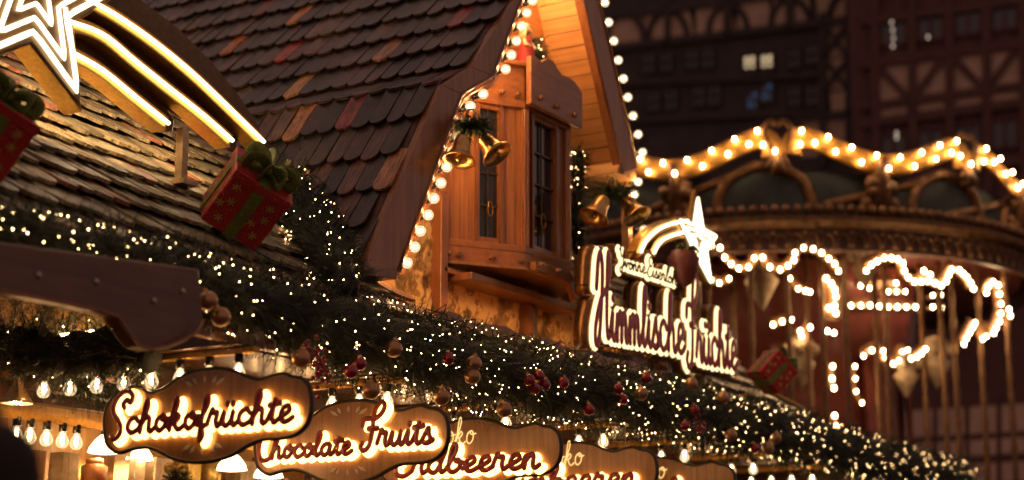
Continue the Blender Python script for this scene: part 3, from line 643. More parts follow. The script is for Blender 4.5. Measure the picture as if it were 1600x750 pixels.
# ------------------------------------------------------------------ fir garlands
def needles(m, base, d, L, nn, nl, w=.0035):
    d = d.normalized(); a = d.orthogonal().normalized(); b = d.cross(a)
    vs = []; fs = []; o = 0
    vs += [base+a*.003, base-a*.003, base+d*L]; fs.append((0, 1, 2)); o = 3
    for i in range(nn):
        t = (i+.5)/nn; an = i*2.4+R.uniform(-.4, .4); s = a*math.cos(an)+b*math.sin(an)
        q = base+d*L*t; tip = q+(s*.8+d*.75)*nl*(1-.35*t)*R.uniform(.8, 1.15); wd = d.cross(s)*w*.5
        vs += [q+wd, q-wd, tip]; fs.append((o, o+1, o+2)); o += 3
    m.quadset(vs, fs)
def garland(name, label, path, rads, nspr, nlights, group=None, seed=1, droop=0, nl=.032, spr=(.09, .17), lightfilter=None, lsz=.0033, first100=100):
    global R
    Rs = R; R = random.Random(seed)
    P = crom(path, 8); n = len(P)
    cum = [0]
    for i in range(n-1): cum.append(cum[-1]+(P[i+1]-P[i]).length)
    rr = np.interp(np.linspace(0, 1, n), np.linspace(0, 1, len(rads)), rads)
    def samp(t):
        s = t*cum[-1]; i = min(max(np.searchsorted(cum, s)-1, 0), n-2); f = (s-cum[i])/max(cum[i+1]-cum[i], 1e-6)
        return P[i].lerp(P[i+1], f), (P[i+1]-P[i]).normalized(), rr[i]
    t0 = thing(name, label, 'garland', P[n//2], group)
    m = MB(); rc = [r*.72*(1+.14*math.sin(i*1.7)+.1*math.sin(i*.61)) for i, r in enumerate(rr)]; m.tube(P, rc, (0, 0, 1), None, 10); m.build('twigs', 'core', t0)
    m = MB()
    for i in range(nspr):
        p, t, r = samp(R.random()); sd = V(0, 0, 1).cross(t).normalized(); up = t.cross(sd)
        an = R.uniform(0, 6.283); o = sd*math.cos(an)+up*math.sin(an)
        d = o*R.uniform(.5, 1)+t*R.uniform(-.9, .9)+V(0, 0, -droop*R.random())+V(R.uniform(-.3, .3), R.uniform(-.3, .3), R.uniform(-.3, .3))
        needles(m, p+o*r*R.uniform(.55, .85), d, R.uniform(*spr), 24, nl)
    m.build('needles', 'needle', t0)
    if nlights > 200:
        for c_ in range(3):
            m = MB(); m.tube([samp(i/400)[0]+V(math.cos(i*.9+c_*2)*.9+.2, -.1, math.sin(i*.7+c_))*samp(i/400)[2]*R.uniform(.85, 1.02) for i in range(1, 400)], .0028, None, None, 4); m.build('light_cable', 'core', t0)
    cand = []
    for i in range(nlights):
        p, t, r = samp(R.random()**(1.35 if nlights > 500 else 1)); sd = V(0, 0, 1).cross(t).normalized(); up = t.cross(sd)
        an = R.uniform(-math.pi, math.pi)
        o = sd*math.cos(an)+up*math.sin(an); q = p+o*r*R.uniform(.86, 1.1)+t*R.uniform(-.05, .05); 
        if o.dot(V(sA, -cA, -.25)) < -.15: continue
        cand.append(q)
    cand.sort(key=lambda q: (q-V(0, 0, ZC)).length)
    inv = cand[:first100]; rest = cand[first100:]
    proto = None; W0 = WL[t0.name]
    for q in inv:
        if proto is None:
            mm = MB(); mm.octa(W0, lsz); mm.cur = 1; mm.lathe(W0-V(0, 0, lsz*.8), (0, 0, -1), [(lsz*.6, 0), (lsz*.6, .012), (.001, .013)], 6)
            proto = mm.build('fairy_light', ['fairy', 'core'], t0); ob = proto
        else: ob = proto.copy(); S.collection.objects.link(ob); ob.parent = t0
        ob.location = q-W0; ob.rotation_euler = (R.uniform(-2, 2), R.uniform(-2, 2), 0); sc_ = R.choice((.5, .65, .8, 1, 1.1)); ob.scale = (sc_,)*3
    if rest:
        mm = MB()
        for q in rest: mm.octa(q, lsz*R.choice((.45, .6, .8, 1, 1.05)))
        tag(mm.build('small_fairy_lights', 'fairy', t0), kind='stuff')
    R = Rs; return t0
XGL = -5.30
garland('fir_garland', 'thick fir garland full of fairy lights running along the canopy eave', [(XGL-.1, 4.2, 2.90), (XGL-.06, 5.6, 2.92), (XGL, 6.4, 2.86), (XGL, 7.5, 2.80), (XGL, 9, 2.78), (XGL, 10.5, 2.80), (XGL, 12, 2.80), (XGL, 13.5, 2.82), (XGL, 15, 2.80), (XGL, 18, 2.80)], [.11, .13, .19, .24, .24, .23, .22, .21, .2, .19], 6200, 1750, seed=3, droop=.5)
vpts = [hplane(x, y, V(XE, 5, zcan(XE)+.12), N) for x, y in ((545, 452), (510, 395), (478, 335), (448, 270), (415, 200), (385, 150), (348, 103), (300, 60), (240, 10))]
garland('fir_garland', 'fir garland climbing the roof valley beside the tiled gable', vpts, [.07, .17, .17, .15, .13, .11, .09, .09, .09], 1900, 460, seed=5, droop=.2)
gp = [hx(903, 235, XW+.12), hx(905, 300, XW+.12), hx(902, 360, XW+.12), hx(912, 420, XW+.12), hx(905, 470, XW+.12)]
garland('fir_garland', 'narrow fir garland hanging beside the oriel', gp, [.05, .07, .08, .07, .05], 260, 90, seed=6, nl=.026, spr=(.05, .09))
gp = [hx(838, 60, XW+.1), hx(842, 85, XW+.12), hx(850, 110, XW+.12)]
garland('fir_garland', 'short fir sprig garland above the oriel behind the doll', gp, [.03, .05, .04], 70, 22, seed=8, nl=.024, spr=(.05, .08))
gp = [hy(110, 600, 6.9), hy(150, 606, 6.9), hy(200, 606, 6.9)]
garland('fir_garland', 'dim fir sprig under the ceiling behind the bulb row', gp, [.03, .06, .04], 150, 0, seed=9, nl=.03)
gp = [hx(970, 535, -5.42), hx(1000, 545, -5.42), hx(1075, 560, -5.42), hx(1120, 590, -5.42)]
gp = [hy(-20, 545, 6.40), hy(30, 538, 6.40), hy(80, 556, 6.40), hy(185, 548, 6.40), hy(240, 560, 6.40)]
garland('fir_garland', 'dark fir sprigs lying on the cross board before the stone strip', gp, [.03, .05, .012, .035, .012], 120, 0, seed=12, nl=.026, spr=(.05, .09))
garland('fir_garland', 'tuft of fir under the large raised sign', gp, [.08, .15, .16, .1], 500, 30, seed=10, nl=.035)
# ------------------------------------------------------------------ baubles
def bauble_proto(r, mt):
    t = thing('bauble', None, 'bauble', (0, 0, 0)); m = MB(); m.ball((0, 0, 0), r, 20, 12); m.build('ball', mt, t)
    m = MB(); m.lathe((0, 0, r*.97), (0, 0, 1), [(r*.28, 0), (r*.28, r*.25), (.001, r*.27)], 10); m.tube([(r*.12*math.cos(a), 0, r*1.35+r*.12*math.sin(a)) for a in np.linspace(0, 6.28, 9)], r*.03, None, None, 5); m.build('cap', 'gold', t); return t
bp = {'r': bauble_proto(.036, 'redball'), 'g': bauble_proto(.045, 'goldball')}; bu = {'r': False, 'g': False}
bs = [('r', x, y) for x, y in ((842, 588), (851, 601), (835, 607), (827, 594), (880, 598), (562, 568), (548, 580), (965, 608), (973, 624), (920, 640), (1070, 665), (1085, 640), (1180, 700), (1010, 590), (700, 560))] + \
     [('g', x, y) for x, y in ((325, 470), (345, 495), (615, 545), (740, 568), (738, 588), (788, 640), (1002, 615), (1080, 600), (1130, 622), (1142, 680), (1212, 685), (1200, 700), (690, 620), (470, 560), (580, 610))]
for kx, x, y in bs:
    p = hx(x, y, XGL+.24); src = bp[kx]
    if not bu[kx]: ob = src; ob.location = p; bu[kx] = True
    else: ob = copy_to(src, p)
    ob.rotation_euler = (R.uniform(-.4, .4), R.uniform(-.4, .4), 0)
    tag(ob, ('shiny red' if kx == 'r' else 'pale gold')+' glass bauble tucked in the fir garland along the eave', 'bauble', ('red' if kx == 'r' else 'gold')+' baubles in the eave garland')
for (x, y) in ((487, 550), (1092, 668), (500, 585)):
    c = hx(x, y, XGL+.24); m = MB()
    for i in range(22):
        m.ball(c+V(R.gauss(0, .022), R.gauss(0, .032), R.gauss(0, .045)), .0125, 10, 6)
    tag(m.build('berry_cluster', 'redball'), {487: 'bunch of red berries on the near end of the eave garland', 1092: 'bunch of red berries on the garland under the raised script sign', 500: 'small red berry bunch lower down on the near eave garland'}[x], 'berries')
# ------------------------------------------------------------------ script lettering
GL = {
 'a': ([[(.75, .85), (.45, 1), (.14, .7), (.14, .28), (.38, 0), (.66, .25), (.77, .95), (.76, .3), (.88, .02), (1.1, .2)]], 1.08),
 'b': ([[(0, .2), (.25, .9), (.42, 1.7), (.3, 2.05), (.15, 1.7), (.13, .6), (.22, .1), (.5, 0), (.75, .35), (.65, .85), (.45, .8), (.95, .62)]], .93),
 'c': ([[(.7, .75), (.45, 1), (.15, .75), (.12, .3), (.35, 0), (.6, .05), (.85, .25)]], .8),
 'd': ([[(.72, .85), (.42, 1), (.12, .7), (.14, .25), (.38, 0), (.62, .2), (.85, 1.2), (.93, 1.8), (.84, 2.0), (.76, 1.6), (.76, .4), (.88, .02), (1.1, .2)]], 1.08),
 'e': ([[(0, .2), (.3, .4), (.6, .7), (.48, 1), (.22, .88), (.13, .45), (.25, .08), (.5, 0), (.85, .25)]], .8),
 'f': ([[(0, .2), (.3, .9), (.5, 1.6), (.42, 2.0), (.27, 1.7), (.25, .5), (.24, -.5), (.32, -.85), (.45, -.5), (.35, 0), (.65, .2)]], .62),
 'h': ([[(0, .2), (.28, 1.0), (.42, 1.7), (.32, 2.05), (.2, 1.7), (.15, 0)], [(.17, .5), (.4, .95), (.6, .88), (.65, .5), (.68, .1), (.85, 0), (1.02, .2)]], 1.0),
 'i': ([[(0, .2), (.2, .95), (.2, .25), (.35, 0), (.55, .2)], [(.22, 1.38), (.225, 1.42)]], .53),
 'k': ([[(0, .2), (.28, 1.0), (.42, 1.7), (.32, 2.05), (.2, 1.7), (.15, 0)], [(.17, .45), (.45, .95), (.62, .8), (.45, .52), (.25, .5)], [(.35, .5), (.55, .1), (.75, 0), (.98, .2)]], .96),
 'l': ([[(0, .2), (.28, 1), (.42, 1.7), (.3, 2.05), (.18, 1.6), (.17, .3), (.32, 0), (.55, .2)]], .53),
 'm': ([[(0, .2), (.12, .95), (.13, 0)], [(.14, .5), (.32, .95), (.48, .85), (.5, 0)], [(.51, .5), (.7, .95), (.86, .85), (.88, .2), (1.0, 0), (1.2, .2)]], 1.18),
 'n': ([[(0, .2), (.12, .95), (.13, 0)], [(.14, .5), (.35, .95), (.52, .85), (.55, .2), (.7, 0), (.9, .2)]], .88),
 'o': ([[(.45, 1), (.15, .75), (.13, .28), (.38, 0), (.66, .3), (.64, .8), (.42, 1), (.45, .72), (.9, .75)]], .86),
 'r': ([[(0, .2), (.15, 1.0), (.22, 1.12), (.3, .9), (.52, .9), (.5, .4), (.62, .02), (.85, .2)]], .8),
 's': ([[(0, .15), (.33, 1.05), (.42, .65), (.56, .25), (.35, 0), (.1, .1)], [(.4, .02), (.72, .2)]], .68),
 't': ([[(0, .2), (.25, 1.0), (.3, 1.6), (.26, .4), (.4, 0), (.65, .2)], [(.03, 1.12), (.6, 1.22)]], .62),
 'u': ([[(0, .2), (.15, .95), (.14, .3), (.35, 0), (.6, .3), (.68, .95), (.67, .3), (.82, 0), (1, .2)]], .98),
 'v': ([[(0, .6), (.15, .95), (.35, .05), (.6, .9), (.8, .8)]], .78),
 'S': ([[(.78, 1.3), (.68, 1.5), (.88, 1.68), (1.15, 1.55), (1.2, 1.9), (.85, 2.15), (.4, 2.0), (.08, 1.55), (.15, 1.05), (.5, .65), (.72, .28), (.66, -.1), (.4, -.28), (.18, -.15)]], 1.05),
 'C': ([[(1.1, 1.5), (1.25, 1.8), (.95, 2.1), (.5, 1.9), (.15, 1.2), (.15, .4), (.5, -.1), (1.0, -.05), (1.3, .25)]], 1.15),
 'F': ([[(.05, 1.15), (.12, 1.45), (.45, 1.5), (.8, 1.45), (1.25, 1.75), (1.4, 2.15), (1.15, 2.35), (.85, 2.05), (.74, 1.5), (.74, .6), (.6, 0), (.3, -.2), (.05, .0), (.18, .2)], [(.5, .95), (1.05, .95)]], 1.15),
 'E': ([[(1.0, 1.75), (.75, 2.0), (.4, 1.9), (.28, 1.5), (.5, 1.15), (.85, 1.1), (.38, .95), (.1, .5), (.2, .02), (.6, -.12), (1.02, .15)]], 1.02),
 'H': ([[(.0, 1.2), (.15, 1.9), (.4, 2.1), (.52, 1.6), (.42, .6), (.2, -.1), (-.05, -.15), (-.05, .3), (.4, .95), (.9, 1.25), (1.15, 1.7), (1.12, 2.15), (.98, 1.9), (.92, .6), (1.0, .05), (1.2, .12)]], 1.22),
 'K': ([[(.1, 1.8), (.3, 2.1), (.35, 1.2), (.25, 0)], [(1.1, 2.0), (.7, 1.4), (.35, 1.0), (.7, .5), (.95, 0), (1.2, .2)]], 1.15),
 'T': ([[(.0, 1.7), (.15, 2.0), (.6, 1.95), (1.2, 2.1)], [(.65, 1.95), (.6, .8), (.5, .1), (.25, -.05), (.1, .15)]], .95),
 'Y': ([[(0, 1.8), (.15, 2.05), (.25, 1.6), (.4, 1.2), (.65, 1.2), (.85, 2.0), (.8, 1.0), (.65, -.2), (.35, -.6), (.2, -.2), (1.0, .3)]], .98),
 ' ': ([], .5),
}
GL['ü'] = (GL['u'][0]+[[(.25, 1.38), (.255, 1.42)], [(.6, 1.38), (.605, 1.42)]], .98)
def layout(word, slant=.12, cap=1.2):
    x = 0; out = []
    for ch in word:
        st, adv = GL[ch]; cs = cap if ch.isupper() else 1
        for s in st: out.append([(x+a+slant*b, b*cs) for a, b in s])
        x += adv
    return out, x
def lettering(word, O, A, U, N, width, thick, zoff=0.0, halo=0, depth=.008, hscale=1.0, dx=0, dy=0, cap=1.32):
    """strokes of a word starting at O, A along, U up, N out; returns MB with rounded strokes"""
    st, w = layout(word, .12, cap); k = width/w; m = MB()
    for s in st:
        P = crom([O+A*(a*k+dx)+U*(b*k*hscale+dy)+N*zoff for a, b in s], 6)
        n = len(P); r = [thick*(1.0+.18*math.sin(i*.45)) for i in range(n)]
        if halo: r = [thick+halo]*n
        if n == 2: r = [thick*1.25+halo]*2
        m.tube(P, r, N, depth, 10)
        for e in (P[0], P[-1]): m.ball(e, r[0], 10, 6, N, depth/r[0]*.98)
    return m
# --- hanging wooden signs, each facing along -y
BT = [(-.5, .02), (-.485, .07), (-.45, .105), (-.40, .115), (-.37, .13), (-.32, .125), (-.27, .10), (-.2, .115), (-.14, .145), (-.06, .168), (.05, .172), (.14, .155), (.2, .13), (.26, .115), (.32, .125), (.37, .13), (.41, .115), (.455, .105), (.49, .07), (.5, .0), (.48, -.06), (.43, -.095), (.36, -.105), (.28, -.105), (.21, -.125), (.14, -.155), (.05, -.172), (-.05, -.172), (-.14, -.155), (-.21, -.125), (-.28, -.105), (-.36, -.11), (-.42, -.12), (-.475, -.09), (-.495, -.04)]
def hanging_sign(i, label, words, cxz, wid=1.26, small=None):
    y = 6.45+1.235*i; cx, cz = cxz; O = V(cx, y, cz); A = V(1, 0, 0); U = V(0, 0, 1); N = V(0, -1, 0)
    t = thing('hanging_sign', label, 'sign', (cx, y, cz), 'wooden script signs hanging under the eave')
    m = MB(); P = crom([O+A*a*wid+U*b*wid for a, b in BT], 3, True); m.prism(P, (0, .03, 0)); m.build('board', 'board', t, .004)
    m = MB(); m.tube([p+V(0, .008, 0) for p in P], .011, N, .016, 8, True); m.build('board_edge', 'boardedge', t)
    for (wd, x0, z0, w, th, hs) in words:
        o = O+A*x0*wid+U*z0*wid; w *= wid; th *= wid
        m = lettering(wd, o, A, U, N, w, th, .014, .0115*wid, .008, hs, .017, -.013); m.build('backlight', 'halo', t)
        m = lettering(wd, o, A, U, N, w, th, .036, .0035*wid, .003, hs); m.build('letter_rim', 'boardedge', t)
        m = lettering(wd, o, A, U, N, w, th, .040, 0, .0035, hs); m.build('lettering', 'red', t)
    if small:
        wd, x0, z0, w = small
        m = lettering(wd, O+A*x0*wid+U*z0*wid, A, U, N, w*wid, .0035, .005, 0, .004); m.build('lettering', emit('cream_letter', (1, .62, .22), .55, 'NONE') if 'sl' not in M else M['sl'], t)
    for sgn, zz in ((1, -.125), (-1, .13)) if not small else ((1, -.125),):
        m = MB()
        for a, L in ((-62, .05), (-35, .034), (0, .03), (35, .034), (62, .05)):
            an = rad(a); c = O+A*(.0+math.sin(an)*.085)*wid+U*(zz*wid-sgn*(math.cos(an)*.028-.02)*wid)
            d = (A*math.sin(an)+U*(-sgn*math.cos(an))).normalized(); s = A.cross(N)*0+d.cross(N).normalized()
            m.prism([c-d*L*wid*.5, c+s*.008*wid, c+d*L*wid*.5, c-s*.008*wid], N*.004)
        m.build('sunray_inlay', 'rim', t)
    for a in (-.32, .32):
        m = MB(); q = O+A*a*wid+U*.12*wid+V(0, .015, 0); top = V(q.x, q.y, 2.64)
        m.tube([q+V(.012*math.cos(s), 0, .02+.015*math.sin(s)) for s in np.linspace(0, 6.28, 10)], .0025, None, None, 5); m.tube([q+V(0, 0, .03), top], .0025, None, None, 5); m.build('hook', 'steel', t)
    return t
M['sl'] = emit('cream_letter', (1, .62, .22), .75, 'NONE')
hanging_sign(0, 'wooden sign reading Schokofrüchte, nearest of the hanging row', [('Schokofrüchte', -.445, -.05, .88, .0080, .72)], (-5.50, 2.315))
hanging_sign(1, 'wooden sign reading Chocolate Fruits, second of the hanging row', [('Chocolate', -.465, -.055, .50, .0072, .74), ('Fruits', .08, -.03, .36, .0080, .78)], (-5.55, 2.30))
hanging_sign(2, 'wooden sign reading Schoko Erdbeeren, third of the hanging row', [('Erdbeeren', -.40, -.075, .80, .0092, .62)], (-5.57, 2.325), small=('Schoko', -.30, .055, .34))
hanging_sign(3, 'wooden sign reading Schoko Himbeeren, fourth of the hanging row', [('Himbeeren', -.42, -.07, .82, .0090, .62)], (-5.56, 2.29), small=('Schoko', -.26, .055, .34))
hanging_sign(4, 'wooden sign ending in ben, farthest of the hanging row', [('Trauben', -.34, -.085, .72, .0090, .6)], (-5.56, 2.29), small=('Schoko', -.26, .055, .34))
# --- bars with pear bulbs above each sign
def pearbulb(parent):
    m = MB(); m.cur = 0; m.lathe((0, 0, 0), (0, 0, -1), [(.001, -.01), (.021, -.01), (.022, .034), (.018, .036), (.001, .036)], 12)
    m.cur = 1; m.lathe((0, 0, -.034), (0, 0, -1), [(.014, 0), (.017, .012), (.029, .035), (.034, .052), (.031, .07), (.019, .083), (.001, .087)], 16)
    m.cur = 2
    m.tube([(0, 0, -.050), (0, 0, -.092)], .0095, None, None, 8)
    return m
proto_pb = None
for i in range(7):
    y = 6.49+1.235*i; x1 = -5.22 if i < 5 else -5.2
    t = thing('bulb_bar', {0: 'nearest lit bar of clear pear bulbs above the first hanging sign', 1: 'lit bar of pear bulbs above the Chocolate Fruits sign', 2: 'lit bar of pear bulbs above the Erdbeeren sign', 3: 'lit bar of pear bulbs above the Himbeeren sign', 4: 'lit bar of pear bulbs above the fifth hanging sign', 5: 'short lit bar of pear bulbs just past the last hanging sign', 6: 'farthest lit bar of pear bulbs at the far end of the eave'}[i], 'light bar', (-6.2, y, 2.60), 'bulb bars under the canopy')
    m = MB(); m.box((-6.3, y, 2.612), 2.15, .05, .03); m.build('bar', 'brass', t, .003)
    for k_ in range(9 if i < 3 else 4):
        x = -5.33-.18*k_
        if i == 0 and k_ == 8: continue
        if proto_pb is None:
            proto_pb = pearbulb(t).build('pear_bulb', ['black', 'bulbg', 'fileave']); proto_pb.parent = t; ob = proto_pb
        else: ob = proto_pb.copy(); S.collection.objects.link(ob); ob.parent = t
        ob.location = V(x, y, 2.59)-WL[t.name]
# cone lamp at the end of the first bar
cp = hy(28, 596, 6.49); t = thing('pendant_lamp', 'bronze cone pendant lamp at the left end of the near bulb bar', 'lamp', (cp.x, 6.49, cp.z))
m = MB(); m.lathe((cp.x, 6.49, cp.z), (0, 0, -1), [(.012, -.06), (.016, -.02), (.022, .0), (.035, .03), (.07, .09), (.084, .115), (.08, .113), (.065, .088), (.02, .03)], 24); m.build('lamp_shade', 'bronze', t)
m = MB(); m.ball((cp.x, 6.49, cp.z-.085), .03, 12, 8); m.build('bulb', 'lampcore', t)
m = MB(); m.tube([(cp.x, 6.49, cp.z+.05), (cp.x, 6.49, 2.6)], .004, None, None, 6); m.build('cord', 'black', t)
# second row of bulbs deeper in the stall
t = thing('bulb_bar', 'low row of globe bulbs deep inside the stall behind the cone lamp', 'light bar', (-6.9, 7.6, 2.2), 'bulb bars under the canopy')
q0, q1 = hx(30, 655, -6.7), hx(135, 662, -6.7)
m = MB(); m.bar((q0.x, q0.y-.3, q0.z+.02), (q1.x, q1.y+2.5, q0.z+.02), .04, .03, (1, 0, 0)); m.build('bar', 'brass', t)
for px in (27, 48, 74, 99, 121):
    p = hx(px, 656, -6.7); p.z = q0.z; ob = proto_pb.copy(); S.collection.objects.link(ob); ob.parent = t; ob.location = p-WL[t.name]
# fabric-shaded lamps
shl = [(163, 680, 7.6, 'leftmost of the glowing white lamps, half behind the first sign'), (216, 692, 7.9, 'glowing white pleated lamp under the middle of the first sign'), (363, 708, 8.3, 'glowing white pleated lamp between the first and second signs'), (420, 720, 8.6, 'glowing white pleated lamp under the C of the second sign'), (120, 712, 8.8, 'glowing white lamp low down near the dark hat'), (480, 752, 9.2, 'glowing white lamp cut by the lower edge under the second sign')]
for px, py, y, lb in shl:
    p = hy(px, py, y); t = thing('pendant_lamp', lb, 'lamp', p, 'white pleated lamps inside the stall')
    m = MB(); seg = 28
    prof = [(.02, .0), (.05, .028), (.078, .07), (.088, .105)]
    vs = []
    for j, (r_, h) in enumerate(prof):
        for k_ in range(seg): a = 6.283*k_/seg; rr = r_*(1+.05*(k_ % 2)); vs.append((p.x+rr*math.cos(a), p.y+rr*math.sin(a), p.z-h))
    m.quadset(vs, [(j*seg+k_, j*seg+(k_+1) % seg, (j+1)*seg+(k_+1) % seg, (j+1)*seg+k_) for j in range(3) for k_ in range(seg)]); m.build('lamp_shade', 'shade', t)
    m = MB(); m.tube([(p.x+.089*math.cos(a), p.y+.089*math.sin(a), p.z-.105) for a in np.linspace(0, 6.283, 25)], .003, None, None, 5); m.build('shade_rim', 'black', t)
    m = MB(); m.ball((p.x, p.y, p.z-.07), .03, 12, 8); m.build('bulb', 'lampcore', t)
    m = MB(); m.tube([(p.x, p.y, p.z), (p.x, p.y, 2.62)], .004, None, None, 6); m.lathe(p, (0, 0, 1), [(.02, -.005), (.02, .04), (.001, .045)], 10); m.build('cord', 'black', t)
# bow and fir ball
def bow(m, c, A, U, N, s):
    for sg in (-1, 1):
        P = crom([c, c+A*sg*s*.5+U*s*.4+N*s*.15, c+A*sg*s*1.0+U*s*.35+N*s*.2, c+A*sg*s*.95-U*s*.1+N*s*.15, c+A*sg*s*.4-U*s*.1+N*s*.1, c], 5); m.tube(P, s*.2, N, s*.03, 8)
        P = crom([c, c+A*sg*s*.3-U*s*.5+N*s*.1, c+A*sg*s*.7-U*s*.9+N*s*.05], 5); m.tube(P, s*.15, N, s*.03, 8)
    m.ball(c+N*s*.1, s*.22, 10, 8)
RT, FW, UPc = V(cA, sA, 0), V(-sA, cA, 0), V(0, 0, 1)
p = hy(90, 688, 7.7); m = MB(); bow(m, p, RT, UPc, -FW, .06); tag(m.build('fabric_bow', 'redcloth'), 'red fabric bow hanging among the lamps inside the stall', 'bow')
p = hy(277, 752, 7.4); t = thing('fir_ball', 'small fir ball with a gold bow hanging below the first sign', 'ornament', p)
m = MB(); m.ball(p, .05, 12, 8); 
m.build('twigs', 'core', t); m = MB()
for i in range(160):
    d = V(R.gauss(0, 1), R.gauss(0, 1), R.gauss(0, 1)).normalized(); needles(m, p+d*.045, d, .04, 14, .022)
m.build('needles', 'needle', t); m = MB(); bow(m, p+UPc*.06-FW*.03, RT, UPc, -FW, .055); m.build('bow', 'goldrib', t)
m = MB(); m.tube([p, V(p.x, p.y, 2.62)], .004, (1, 0, 0), None, 6); m.build('ribbon', 'goldrib', t)
# ------------------------------------------------------------------ the large raised sign over the garland
XS = -5.42
t = thing('raised_sign', 'large backlit script sign with red letters standing above the eave garland', 'sign', hx(1020, 560, XS))
Nn = V(1, 0, 0); Uu = V(0, 0, 1); Aa = V(0, 1, 0)
def seglet(word, p0, p1, hpx_top, thick, names, hs=None, cap_=1.35):
    a, b = hx(*p0, XS), hx(*p1, XS); A_ = (b-a); w = A_.length; A_.normalize(); U_ = Nn.cross(A_); U_ = U_ if U_.z > 0 else -U_
    st, wd = layout(word); k_ = w/wd; H_ = (hx(*hpx_top, XS)-a).dot(U_); hs_ = H_/(2.1*cap_*k_); thick = thick
    for (nm, mt, zo, ha, de) in names:
        m = lettering(word, a, A_, U_, Nn, w, thick, zo, ha, de, hs_, 0, 0, cap_); m.build(nm, mt, t)
lay = [('sign_body', 'signside', -.080, .050, .072), ('backlight', 'led2', -.012, .024, .010), ('letter_edge', 'steel', .008, .0035, .003), ('lettering', 'red', .012, 0, .004)]
seglet('Himmlische', (930, 526), (1068, 552), (925, 392), .021, lay, 1.45)
seglet('Früchte', (1071, 562), (1150, 577), (1072, 440), .021, lay, 1.2)
lay2 = [('sign_body', 'signside', -.085, .036, .075), ('backlight', 'led2', -.012, .019, .010), ('letter_edge', 'boardedge', .006, .0, .004)]
seglet('Yvonne', (966, 416), (1008, 428), (964, 385), .0078, lay2); seglet('Eiserloh', (1010, 430), (1056, 446), (1009, 398), .0078, lay2)
m = MB()                                     # backing bars that join the words
for (a, b, w) in (((925, 530), (1068, 556), .05), ((1068, 566), (1152, 582), .05), ((925, 470), (1150, 530), .12)):
    m.bar(hx(*a, XS-.12), hx(*b, XS-.12), w, .03, (1, 0, 0))
m.build('frame', 'bronze', t)
sc = hx(1068, 420, XS); m = MB()
m.lathe(sc+V(0, 0, .12), (0, 0, -1), [(.001, -.02), (.09, -.01), (.12, .05), (.11, .13), (.06, .23), (.001, .27)], 14); sb = m.build('strawberry', 'redpaint', t)
m = MB()
for a in range(7):
    an = a*.9; m.tube(crom([sc+V(.02, 0, .13), sc+V(.05*math.cos(an)+.03, .07*math.sin(an), .16), sc+V(.09*math.cos(an)+.03, .13*math.sin(an), .11+.03*(a % 2))], 4), [.01, .015, .02, .025, .025, .02, .012, .006, .002][:9], (1, 0, 0), .006, 6)
m.build('strawberry_leaf', 'rib', sb)
for (x0, y0, x1, y1) in ((928, 520, 868, 572), (1048, 560, 1048, 620), (1100, 570, 1100, 640)):
    m = MB(); a = hx(x0, y0, XS-.1); b = hx(x1, y1, XS-.0 if x0 != x1 else XS-.1); m.tube([a, b], .012, (1, 0, 0), None, 8); m.build('strut', 'steel', t)
m = MB(); c = hx(1045, 592, XS-.02); m.box(c, .12, .16, .07); m.build('transformer_box', 'black', t, .006)
